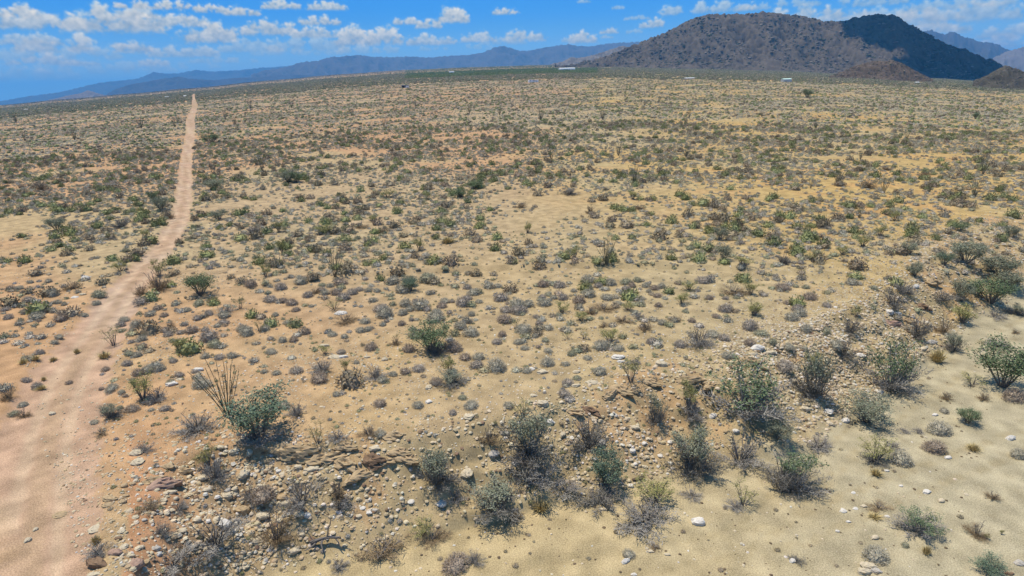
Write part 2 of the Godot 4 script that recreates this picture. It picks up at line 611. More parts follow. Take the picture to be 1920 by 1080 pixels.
func make_sky() -> Sky:
	# cumulus read off the photograph: middle, base, width, height in photo pixels, opacity
	var seen := [[35, 34, 76, 30, .95], [95, 56, 150, 40, .9], [200, 60, 130, 58, .95], [255, 36, 60, 30, .8], [160, 99, 200, 42, .92], [60, 84, 90, 26, .7], [75, 122, 100, 22, .8], [150, 124, 54, 18, .7],
		[300, 18, 136, 20, .95], [328, 50, 112, 30, .9], [400, 24, 50, 19, .9], [456, 29, 56, 22, .95], [530, 17, 68, 20, .9], [612, 19, 64, 20, .9], [398, 80, 92, 42, .95], [505, 66, 88, 34, .92],
		[600, 47, 72, 20, .9], [350, 107, 112, 26, .75], [288, 124, 48, 17, .8], [575, 97, 136, 36, .55], [592, 71, 84, 24, .85], [470, 98, 100, 28, .55], [420, 118, 120, 14, .5],
		[663, 86, 62, 42, .95], [720, 84, 68, 35, .95], [760, 46, 48, 18, .9], [805, 53, 46, 21, .9], [848, 43, 49, 35, .97], [945, 27, 42, 15, .92], [795, 85, 60, 24, .85], [840, 83, 30, 19, .8],
		[690, 100, 120, 20, .5], [900, 79, 60, 23, .85], [990, 78, 78, 28, .85], [940, 84, 110, 16, .4], [1065, 79, 34, 11, .6], [1092, 81, 40, 26, .92], [1142, 63, 26, 13, .85], [1136, 72, 24, 8, .6],
		[1193, 37, 50, 9, .6], [1225, 52, 48, 19, .85], [1190, 62, 30, 9, .5], [1160, 17, 22, 8, .6], [1095, 5, 20, 8, .6], [1330, 24, 170, 26, .7], [1500, 44, 300, 34, .85], [1460, 16, 160, 20, .6], [1600, 14, 180, 24, .6],
		[1750, 64, 100, 32, .9], [1700, 44, 150, 30, .7], [1880, 92, 84, 30, .9], [1840, 40, 240, 44, .7], [1900, 70, 90, 26, .7], [1790, 18, 150, 26, .6], [1640, 40, 120, 24, .6]]
	seen.append_array([[60, 152, 150, 30, .4], [210, 138, 210, 26, .4], [330, 130, 170, 18, .35], [120, 112, 180, 34, .5], [560, 104, 180, 16, .35], [860, 94, 160, 12, .35]])
	var k := 0
	for s in seen:
		var d := ray(s[0], s[1])
		var e := ray(s[0], s[1] - s[3])
		var az := rad_to_deg(atan2(d.x, -d.z))
		var el := rad_to_deg(asin(d.y))
		var w: float = rad_to_deg(atan(s[2] / focal)) * 0.95
		add_cloud(az, el, w, rad_to_deg(asin(e.y)) - el, s[4], 100 + k)
		k += 1
	# the same fair-weather field over the rest of the sky, on a flat base
	rng.seed = 4242
	var more: Array = []
	for i in 620:
		var gx := rng.randf_range(-30, 30)
		var gz := rng.randf_range(-30, 30)
		var dist := sqrt(gx * gx + gz * gz)
		var az := rad_to_deg(atan2(gx, -gz))
		var el := rad_to_deg(atan2(2.2, dist))
		if (absf(az) < 47.0 and el < 9.5) or dist < 0.8:
			continue
		var size := rng.randf_range(0.5, 1.5)
		var far := sqrt(dist * dist + 4.8)
		more.append([az, el, rad_to_deg(atan(size / far)) / maxf(cos(deg_to_rad(el)), 0.35), rad_to_deg(atan(size * rng.randf_range(0.3, 0.5) / far)), dist])
	more.sort_custom(func(a, b): return a[4] > b[4])
	for m in more:
		add_cloud(m[0], m[1], m[2], m[3], 0.9, 1000 + k)
		k += 1
	var lw := 1024
	var lstep := 360.0 / lw
	var low := sky_rows(lw, 256, 90.0 - lstep * 0.5, lstep)
	low.append_array(sky_rows(lw, 256, 0.0, lstep))
	paint_clouds(low, lw, -180.0 + lstep * 0.5, 90.0 - lstep * 0.5, lstep, lw, 256)
	var img := Image.create_from_data(lw, 512, false, Image.FORMAT_RGB8, low)
	img.resize(4096, 2048, Image.INTERPOLATE_CUBIC)
	var st := 360.0 / 4096.0
	var nx := 1240
	var ny := 150
	var px0 := 2048 - nx / 2
	var py0 := 1024 - ny
	var el0 := 90.0 - (py0 + 0.5) * st
	var az0 := -180.0 + (px0 + 0.5) * st
	var hi := sky_rows(nx, ny, el0, st)
	paint_clouds(hi, nx, az0, el0, st, nx, ny)
	img.blit_rect(Image.create_from_data(nx, ny, false, Image.FORMAT_RGB8, hi), Rect2i(0, 0, nx, ny), Vector2i(px0, py0))
	var p := PanoramaSkyMaterial.new()
	p.panorama = ImageTexture.create_from_image(img)
	var sky := Sky.new()
	sky.sky_material = p
	return sky

# ------------------------------------------------------------------ terrain
func soil(x: float, z: float, _h: float) -> Color:
	# uses zone_t, road_d and rut left by ground(x, z); patches of differing soil, laid out in the land
	var big := n_patch.get_noise_2d(x * 0.35, z * 0.35)
	var mid := n_patch.get_noise_2d(x * 1.4 + 300.0, z * 1.4)
	var fine := n_fine.get_noise_2d(x * 1.7, z * 1.7 + 80.0)
	var wide := n_hill.get_noise_2d(x * 0.4 - 90.0, z * 0.4)
	var red := smoothstep(8.0, -22.0, x + z * 0.12 + mid * 8.0)
	var c := Color(0.465, 0.335, 0.138).lerp(Color(0.47, 0.30, 0.162), red)
	c = c.lerp(Color(0.485, 0.30, 0.12), smoothstep(0.0, 0.4, mid) * 0.75 * (1.0 - red))
	c = c.lerp(Color(0.42, 0.345, 0.19), smoothstep(0.0, 0.45, big) * 0.7)
	c = c.lerp(Color(0.40, 0.33, 0.20), smoothstep(-0.1, 0.4, wide) * 0.7)
	if zone_t > 0.0:
		var bank := smoothstep(0.0, 0.2, zone_t + mid * 0.15)
		c = c.lerp(Color(0.43, 0.345, 0.195), bank * 0.75)
		c = c.lerp(Color(0.44, 0.275, 0.14), smoothstep(0.15, 0.5, mid + fine * 0.5) * (1.0 - smoothstep(0.6, 0.95, zone_t)) * 0.6)
		if x < -9.0:
			c = c.lerp(Color(0.44, 0.27, 0.15), 0.6 * smoothstep(-9.0, -14.0, x) * (1.0 - zone_t * 0.7))
		var sand := Color(0.45, 0.365, 0.205).lerp(Color(0.415, 0.37, 0.245), smoothstep(2.0, 20.0, x + mid * 4.0))
		c = c.lerp(sand, smoothstep(0.82, 1.0, zone_t + fine * 0.08))
		c = c.lerp(Color(0.33, 0.27, 0.15), rut * 0.5 * smoothstep(-0.35, 0.25, fine))
	if road_d < 1.5:
		var way := Color(0.475, 0.325, 0.22).lerp(Color(0.455, 0.335, 0.245), smoothstep(0.0, 0.4, mid))
		var k := 1.0 - smoothstep(0.92, 1.08, road_d + fine * 0.22)
		c = c.lerp(way, k * 0.9)
		c = c.lerp(Color(0.57, 0.45, 0.30), rut * 0.42 * k)
		c = c.lerp(Color(0.38, 0.275, 0.165), (1.0 - smoothstep(0.1, 0.26, road_d)) * 0.55)
	elif x < 0.0 and z > -34.0 and road_d < 3.0:
		c = c.lerp(Color(0.445, 0.245, 0.13), 0.85 * (1.0 - smoothstep(1.5, 3.0, road_d + mid)) * smoothstep(-34.0, -22.0, z))
	if side_track.size() and absf(x) < 60.0 and z < -35.0 and z > -130.0:
		var sd := absf(near_line(side_track, Vector2(x, z)).x)
		c = c.lerp(Color(0.55, 0.43, 0.27), 0.8 * (1.0 - smoothstep(0.5, 1.1, sd + fine * 0.4)))
	var k2 := 1.0 + fine * (0.14 if zone_t < 0.97 else 0.07) + mid * 0.05
	return Color(c.r * k2, c.g * k2, c.b * k2)

func grid_mesh(v: PackedVector3Array, c: PackedColorArray, nx: int, ny: int, wrap: bool) -> ArrayMesh:
	var nrm := PackedVector3Array()
	nrm.resize(v.size())
	var idx := PackedInt32Array()
	for j in ny - 1:
		for i in (nx if wrap else nx - 1):
			var i2 := (i + 1) % nx
			var a := j * nx + i
			var b := j * nx + i2
			var d := (j + 1) * nx + i
			var e := (j + 1) * nx + i2
			idx.append(a); idx.append(d); idx.append(b)
			idx.append(b); idx.append(d); idx.append(e)
			var n := (v[e] - v[a]).cross(v[b] - v[d])
			if n.y < 0.0:
				n = -n
			nrm[a] += n; nrm[b] += n; nrm[d] += n; nrm[e] += n
	for i in nrm.size():
		nrm[i] = nrm[i].normalized()
	var arr := []
	arr.resize(Mesh.ARRAY_MAX)
	arr[Mesh.ARRAY_VERTEX] = v
	arr[Mesh.ARRAY_COLOR] = c
	arr[Mesh.ARRAY_NORMAL] = nrm
	arr[Mesh.ARRAY_INDEX] = idx
	var m := ArrayMesh.new()
	m.add_surface_from_arrays(Mesh.PRIMITIVE_TRIANGLES, arr)
	return m

func make_lines() -> void:
	for p in [[0, 197], [120, 186], [250, 175], [360, 165], [500, 151], [640, 139], [760, 131], [880, 126], [1000, 122], [1150, 120], [1300, 123], [1450, 127], [1600, 133], [1750, 141], [1920, 152]]:
		var d := ray(p[0], p[1])
		var s := d.y / sqrt(d.x * d.x + d.z * d.z)
		rise_az.append(atan2(d.x, -d.z))
		rise_s.append((s + EYE.y / 6000.0) / (1.0 - 170.0 / 6000.0))
	rim.append(Vector2(-6, 40))
	for p in [[215, 1180], [238, 980], [255, 890], [330, 830], [480, 805], [620, 815], [760, 800], [900, 770], [1060, 728], [1200, 690], [1330, 655], [1480, 610], [1600, 560], [1690, 500], [1760, 440], [1830, 402], [1920, 372]]:
		rim.append(on_level(p[0], p[1], 0.0))
	rim.append(rim[rim.size() - 1] + Vector2(120, -40))
	foot.append(Vector2(2, 40))
	for p in [[400, 1180], [470, 1110], [560, 1065], [680, 1048], [770, 1022], [890, 985], [1010, 955], [1150, 925], [1270, 893], [1400, 876], [1530, 846], [1590, 795], [1660, 740], [1760, 668], [1830, 604], [1920, 556]]:
		foot.append(on_level(p[0], p[1], -WASH))
	foot.append(foot[foot.size() - 1] + Vector2(120, -30))
	for p in [[364, 171, 3.0], [363, 182, 3.0], [365, 200, 2.6], [357, 225, 2.3], [357, 250, 1.9], [350, 290, 1.6], [348, 340, 1.45], [340, 400, 1.4], [318, 450, 1.45], [275, 500, 1.55], [230, 550, 1.8], [185, 620, 2.2], [130, 700, 2.5], [95, 800, 2.5], [75, 900, 2.4], [60, 1000, 2.3], [50, 1100, 2.2]]:
		var q := on_level(p[0], p[1], 0.0)
		if p[1] < 330:
			var h := hit(p[0], p[1])
			q = Vector2(h.x, h.z)
		road.append(q)
		road_half.append(p[2])
	road.append(road[road.size() - 1] + Vector2(0, 30))
	road_half.append(2.2)
	for t in [[[1390, 1010], [1480, 935], [1555, 862], [1620, 800], [1690, 752], [1790, 690], [1880, 630], [1960, 590]], [[1010, 1075], [1250, 1040], [1480, 1000], [1640, 930], [1770, 880], [1930, 820]]]:
		var line := PackedVector2Array()
		for p in t:
			line.append(on_level(p[0], p[1], -WASH))
		tracks.append(line)
	for p in [[596, 452], [640, 437], [668, 420], [690, 404]]:
		side_track.append(on_level(p[0], p[1], 0.0))

func make_ground() -> void:
	var az := PackedFloat32Array()
	var a := -180.0
	while a < 180.0:
		az.append(deg_to_rad(a))
		a += 0.25 if absf(a) < 46.0 or a == -46.0 else 4.0
	var rs := PackedFloat32Array([0.5, 4.0, 9.0])
	var r := 14.0
	while r < 30000.0:
		rs.append(r)
		r *= 1.0062 if r < 75.0 else (1.016 if r < 7000.0 else 1.4)
	var v := PackedVector3Array()
	var c := PackedColorArray()
	for rr in rs:
		for aa in az:
			var x := sin(aa) * rr
			var z := -cos(aa) * rr
			var h := ground(x, z)
			v.append(Vector3(x, h, z))
			c.append(soil(x, z, h))
	var o := put("ground", grid_mesh(v, c, az.size(), rs.size(), true), M.ground)
	tag(o, "sandy desert ground with dirt track, eroded bank and dry wash", "ground", "", "structure")

# a ridge whose skyline passes through photo pixels, built as a hill with a front and a back slope
func make_hill(called: String, label: String, sky: Array, dist: float, grade: float, cols: int, rows: int, rough: float, mat: Material, col: Color, spread: float, seed_: int, sink := 6.0) -> Array:
	var nz := noise_of(1.0, seed_, FastNoiseLite.TYPE_SIMPLEX_SMOOTH, 5)
	nz.fractal_type = FastNoiseLite.FRACTAL_RIDGED
	var nf := noise_of(1.0, seed_ + 1, FastNoiseLite.TYPE_SIMPLEX_SMOOTH, 4)
	var dirs: Array = []
	for p in sky:
		var d := ray(p[0], p[1])
		dirs.append([atan2(d.x, -d.z), d.y / sqrt(d.x * d.x + d.z * d.z)])
	var a0: float = dirs[0][0]
	var a1: float = dirs[dirs.size() - 1][0]
	var v := PackedVector3Array()
	var c := PackedColorArray()
	var top := 0.0
	for d in dirs:
		top = maxf(top, EYE.y + dist * d[1] - ground(sin(d[0]) * dist, -cos(d[0]) * dist))
	var deep := top * grade
	for j in rows:
		var u := float(j) / (rows - 1) * 1.6          # 0 front foot, 1 ridge, 1.6 behind
		for i in cols:
			var az := lerpf(a0, a1, float(i) / (cols - 1))
			var k := 0
			while k < dirs.size() - 2 and az > dirs[k + 1][0]:
				k += 1
			var f: float = clampf((az - dirs[k][0]) / (dirs[k + 1][0] - dirs[k][0]), 0.0, 1.0)
			var tan_el: float = lerpf(dirs[k][1], dirs[k + 1][1], f)
			var gr := ground(sin(az) * dist, -cos(az) * dist)
			var rise := maxf(EYE.y + dist * tan_el - gr, 0.0)
			var my_deep := lerpf(deep, rise * grade, 0.6)
			var rr := dist - my_deep * (1.0 - u)
			var x := sin(az) * rr
			var z := -cos(az) * rr
			var g := ground(x, z) - sink
			var q := 1.0 - absf(1.0 - u)
			var prof := pow(clampf(q, 0.0, 1.0), 1.25) if u <= 1.0 else 1.0 - pow((u - 1.0) / 0.62, 1.5)
			var wave := nz.get_noise_2d(x * 1.1 / maxf(top, 1.0), z * 0.7 / maxf(top, 1.0)) - 0.25
			var fine := nf.get_noise_2d(x * 9.0 / maxf(top, 1.0), z * 9.0 / maxf(top, 1.0))
			var y := g + (rise + gr - ground(x, z) + sink) * prof
			y += rough * top * (wave * 0.8 * prof * (1.0 - prof) * 3.0 + fine * 0.16 * minf(prof * 3.0, 1.0))
			v.append(Vector3(x, y, z))
			var s := clampf(wave * 0.9 + fine * 1.1, -1.0, 1.0)
			var kk := 1.0 + spread * s
			c.append(Color(kk, kk * (1.0 + 0.04 * fine), kk))
	var rock: StandardMaterial3D = mat.duplicate()
	rock.albedo_color = col.linear_to_srgb()
	var o := put(called, grid_mesh(v, c, cols, rows, false), rock)
	tag(o, label, called.get_slice("_", called.get_slice_count("_") - 1), "", "structure")
	return [v, cols, rows]

func make_mountains() -> void:
	var main_sky := [[1040, 124], [1075, 121], [1110, 113], [1140, 105], [1170, 92], [1200, 80], [1230, 68], [1255, 58], [1275, 47], [1295, 36], [1310, 30], [1340, 27], [1375, 26], [1400, 26], [1430, 22], [1450, 24], [1480, 27], [1500, 29], [1520, 34], [1540, 39], [1570, 40], [1590, 37], [1610, 31], [1640, 28], [1670, 27], [1685, 32], [1700, 43], [1720, 53], [1740, 64], [1765, 77], [1790, 89], [1810, 92], [1830, 103], [1845, 110], [1860, 111], [1875, 122], [1895, 138], [1915, 150]]
	var hill := make_hill("rocky_mountain", "broad dark rocky mountain with a saddle between two flat summits", main_sky, 3000.0, 1.7, 420, 120, 0.27, M.mountain, Color(0.15, 0.125, 0.095), 0.75, 5)
	scatter_on(hill, 12000, "outcrop", "dark boulders and brush strewn over the rocky mountain", 3.0, 14.0, 21)
	var small := make_hill("rocky_hill", "low brown boulder hill in front of the dark mountain", [[1555, 143], [1580, 134], [1600, 125], [1620, 118], [1640, 114], [1655, 115], [1672, 112], [1690, 118], [1710, 129], [1730, 140], [1750, 150]], 1500.0, 1.9, 110, 50, 0.3, M.mountain, Color(0.15, 0.115, 0.085), 0.6, 8, 2.0)
	scatter_on(small, 1600, "outcrop", "brown boulders covering the low hill", 1.2, 4.0, 22)
	var edge := make_hill("rocky_hill", "small dark boulder hill at the end of the mountain", [[1825, 152], [1850, 142], [1870, 130], [1885, 122], [1905, 128], [1925, 136], [1960, 142], [2010, 158]], 1300.0, 2.0, 80, 40, 0.3, M.mountain, Color(0.105, 0.095, 0.07), 0.6, 9, 2.0)
	scatter_on(edge, 1000, "outcrop", "dark boulders and brush covering the small end hill", 1.2, 3.5, 23)
	make_hill("hazy_hills", "pale speckled foothills beside the dark mountain", [[1030, 122], [1055, 116], [1070, 107], [1085, 109], [1105, 105], [1125, 99], [1145, 93], [1160, 87], [1172, 86], [1185, 92], [1230, 100], [1290, 118]], 5200.0, 1.9, 160, 40, 0.3, M.mountain, Color(0.24, 0.21, 0.175), 0.6, 12)
	# ranges far off, fading into the air
	make_hill("distant_range", "long blue mountain range with a dark dome shaped peak", [[470, 140], [500, 131], [533, 127], [563, 117], [597, 114], [613, 108], [640, 106], [673, 103], [693, 106], [737, 108], [760, 106], [800, 108], [840, 105], [880, 103], [907, 98], [927, 89], [943, 86], [960, 90], [972, 95], [992, 95], [1020, 89], [1040, 86], [1067, 83], [1083, 86], [1107, 87], [1135, 82], [1157, 80], [1187, 79], [1230, 76], [1300, 90], [1400, 115]], 14000.0, 2.6, 420, 60, 0.2, M.range, Color(0.10, 0.078, 0.06), 0.6, 14)
	make_hill("distant_range", "faint pale blue range tapering off over the track", [[-60, 200], [3, 190], [37, 183], [80, 177], [110, 173], [150, 164], [187, 155], [225, 151], [260, 147], [287, 135], [310, 138], [333, 137], [370, 131], [395, 134], [417, 133], [450, 131], [490, 127], [520, 125], [560, 122], [640, 121], [720, 130]], 20000.0, 2.4, 300, 50, 0.2, M.range, Color(0.10, 0.08, 0.062), 0.5, 15)
	make_hill("distant_range", "darker blue low ridge beneath the faint pale range", [[200, 176], [217, 167], [245, 158], [283, 151], [312, 146], [335, 143], [352, 147], [400, 150], [440, 146], [490, 144], [540, 139], [580, 140], [650, 141]], 12500.0, 2.4, 200, 40, 0.2, M.range, Color(0.07, 0.06, 0.055), 0.5, 16)
	make_hill("distant_range", "tiny bluish hillock at the faint range's far end", [[70, 192], [100, 186], [123, 180], [150, 175], [165, 169], [175, 172], [195, 178], [230, 180]], 9000.0, 2.4, 80, 30, 0.3, M.range, Color(0.16, 0.13, 0.11), 0.3, 17)
	make_hill("distant_range", "blue jagged range with a square notch behind the mountain", [[1640, 80], [1690, 66], [1730, 58], [1747, 56], [1760, 61], [1773, 65], [1779, 60], [1792, 60], [1800, 66], [1827, 75], [1845, 79], [1860, 79], [1873, 85], [1887, 92], [1905, 98], [1960, 112], [2040, 125]], 11500.0, 2.2, 200, 50, 0.25, M.range, Color(0.07, 0.056, 0.045), 0.5, 18)
	make_hill("hazy_hills", "hazy brown slope beyond the small dark boulder hill", [[1835, 135], [1852, 116], [1868, 106], [1885, 97], [1900, 93], [1920, 87], [1960, 78], [2020, 90], [2100, 130]], 9500.0, 2.2, 120, 40, 0.3, M.range, Color(0.15, 0.125, 0.105), 0.4, 19)

func scatter_on(hill: Array, count: int, called: String, label: String, lo: float, hi: float, seed_: int) -> void:
	var v: PackedVector3Array = hill[0]
	var nx: int = hill[1]
	var ny: int = hill[2]
	rng.seed = seed_
	var buf := PackedFloat32Array()
	for k in count:
		var i := rng.randi() % (nx - 1)
		var j := rng.randi() % int(ny * 0.72)
		var a := v[j * nx + i]
		var b := v[(j + 1) * nx + i + 1]
		var p := a.lerp(b, rng.randf())
		var lump := n_hill.get_noise_2d(p.x * 0.9, p.z * 0.5 + p.y * 0.8)
		if lump + rng.randf_range(-0.25, 0.25) < -0.02 and hi > 5.0:
			continue
		var s := lerpf(lo, hi, pow(rng.randf(), 3.5))
		var leafy := rng.randf() < 0.35
		var col := Color(0.07, 0.075, 0.04) if leafy else Color(0.09, 0.075, 0.06).lerp(Color(0.25, 0.205, 0.16), pow(rng.randf(), 1.6))
		pack(buf, p - Vector3(0, s * 0.1, 0), s, s * rng.randf_range(0.5, 0.9), rng.randf() * TAU, tone(col, 0.2))
	var o := multi(called, meshes.stone[0], M.scrub, buf)
	add_child(o)
	o.name = numbered(called)
	tag(o, label, "boulders", "", "stuff")

func pack(buf: PackedFloat32Array, p: Vector3, w: float, h: float, turn: float, col: Color) -> void:
	var cs := cos(turn) * w
	var sn := sin(turn) * w
	buf.append_array(PackedFloat32Array([cs, 0.0, sn, p.x, 0.0, h, 0.0, p.y, -sn, 0.0, cs, p.z, col.r, col.g, col.b, 1.0]))

func multi(called: String, mesh: Mesh, mat: Material, buf: PackedFloat32Array) -> MultiMeshInstance3D:
	var mm := MultiMesh.new()
	mm.transform_format = MultiMesh.TRANSFORM_3D
	mm.use_colors = true
	mm.mesh = mesh
	mm.instance_count = buf.size() / 16
	mm.buffer = buf
	var o := MultiMeshInstance3D.new()
	o.name = called
	o.multimesh = mm
	o.material_override = mat
	return o

# ------------------------------------------------------------------ plants
func make_plant_meshes() -> void:
	meshes.mound = []
	for k in 6:
		meshes.mound.append(mound_mesh(330, 0.012, 1000, 0.036, 200 + k))
	meshes.mound_mid = []
	for k in 3:
		meshes.mound_mid.append(mound_mesh(50, 0.03, 150, 0.085, 230 + k))
	meshes.clump = []
	for k in 3:
		meshes.clump.append(clump_mesh(26, 250 + k))
	meshes.leafy = []      # [stems, leaves] : full green shrub
	for k in 4:
		var ends: Array = []
		var st := stems_mesh(15, 0.55, 300 + k, ends)
		meshes.leafy.append([st, leaves_mesh(ends, 3800, 0.034, 0.07, 310 + k)])
	meshes.open = []       # open creosote with visible stems
	for k in 4:
		var ends: Array = []
		var st := stems_mesh(12, 0.5, 330 + k, ends)
		meshes.open.append([st, leaves_mesh(ends, 1900, 0.032, 0.05, 340 + k)])
	meshes.sparse = []
	for k in 3:
		var ends: Array = []
		var st := stems_mesh(9, 0.5, 360 + k, ends)
		meshes.sparse.append([st, leaves_mesh(ends, 700, 0.03, 0.045, 370 + k)])
	meshes.twigs = []
	for k in 4:
		meshes.twigs.append(twigs_mesh(1500, 0.006, 1.2, 0.45, 0.85, 400 + k))
	meshes.low_twigs = []
	for k in 3:
		meshes.low_twigs.append(twigs_mesh(1000, 0.007, 1.7, 0.4, 0.7, 420 + k))
	meshes.tuft = []
	for k in 3:
		meshes.tuft.append(tuft_mesh(190, 440 + k))
	meshes.rock = []
	for k in 8:
		meshes.rock.append(rock_mesh(9, 0.5, [0.7, 0.55, 0.8, 0.45, 0.65, 0.6, 0.4, 0.75][k], 500 + k))
	meshes.slab = []
	for k in 4:
		meshes.slab.append(rock_mesh(11, 0.95, 0.5, 520 + k))
	meshes.stone = []
	for k in 4:
		meshes.stone.append(rock_mesh(4, 0.6, 0.62, 540 + k))

func zone_words(p: Vector3) -> String:
	ground(p.x, p.z)
	if zone_t >= 0.97:
		return "on the sandy wash floor"
	if zone_t > 0.72:
		return "at the foot of the stony bank"
	if zone_t > 0.0:
		return "on the stony bank"
	if road_d < 3.4:
		return "beside the dirt track"
	return "on the open sandy plain"

# kind letter -> name, adjective, mesh set, leaf material, twig material
var kinds := {
	"G": ["green_shrub", "full green leafy shrub", "leafy", "leaf_green", "stem_grey"],
	"T": ["green_shrub", "blue green leafy shrub", "leafy", "leaf_teal", "stem_grey"],
	"Y": ["grey_shrub", "grey green leafy shrub", "leafy", "leaf_grey", "stem_grey"],
	"O": ["creosote_bush", "open olive creosote bush", "open", "leaf_olive", "stem_grey"],
	"P": ["creosote_bush", "thin straggling olive creosote bush", "sparse", "leaf_olive", "stem_grey"],
	"X": ["half_dead_shrub", "half dead shrub of grey twigs with green sprays", "open", "leaf_green", "twig_grey"],
	"Z": ["half_dead_shrub", "half dead dark shrub with grey green sprays", "open", "leaf_grey", "twig_dark"],
	"D": ["dead_shrub", "dead grey twiggy shrub", "twigs", "twig_grey", "stem_grey"],
	"K": ["dead_shrub", "dark leafless twiggy shrub", "twigs", "twig_dark", "stem_grey"],
	"L": ["dead_shrub", "low spread of dry grey twigs", "low_twigs", "twig_grey", "stem_grey"],
	"B": ["dry_shrub", "dry brown brittle shrub", "twigs", "twig_brown", "stem_grey"],
	"S": ["straw_tuft", "straw coloured dry grass tuft", "tuft", "straw", ""],
}

func plant(letter: String, px: float, py: float, wpx: float, hpx: float, label := "") -> Node3D:
	var p := hit(px, py)
	var m := metres_per_pixel(p)
	var flat := Vector3(p.x, 0, p.z).normalized()
	var down := (EYE.y - p.y) / EYE.distance_to(p)
	var w := wpx * m
	var c := p + flat * w * 0.3
	c.y = ground(c.x, c.z)
	var h := maxf(w * 0.34, (hpx * m - 0.36 * w * down) / sqrt(1.0 - down * down))
	h = minf(h, w * 1.7)
	var kd: Array = kinds[letter]
	rng.seed = int(px * 31 + py * 17)
	var turn := rng.randf() * TAU
	var pick := rng.randi()
	c.y -= 0.02
	var o := base(kd[0], c, turn, Vector3(w * 1.15, h * 1.16, w * 1.15))
	if letter == "S":
		put("blades", meshes.tuft[pick % 3], M.straw, o)
	elif letter in ["D", "K", "B", "L"]:
		var set_: Array = meshes[kd[2]]
		put("twigs", set_[pick % set_.size()], M[kd[3]], o)
		put("stems", meshes.open[pick % 4][0], M[kd[4]], o)
	else:
		var set_: Array = meshes[kd[2]]
		var two: Array = set_[pick % set_.size()]
		put("stems", two[0], M[kd[4]], o)
		put("leaves", two[1], M[kd[3]], o)
		if letter in ["X", "Z"]:
			put("dead_twigs", meshes.twigs[pick % 4], M[kd[4]], o)
	var size := "large " if w > 2.2 else ("small " if w < 0.9 else "")
	var by := beside(c, w)
	var words: String = size + kd[1] + " " + zone_words(p)
	if by and words.split(" ").size() + by.split(" ").size() <= 15:
		words += " " + by
	elif by:
		words = size + kd[1] + " " + by
	words = " ".join(words.split(" ").slice(0, 16))
	tag(o, label if label else words, "shrub" if letter != "S" else "grass tuft", "" if label else words)
	landmarks.append([c, w, label if label else kd[1]])
	return o

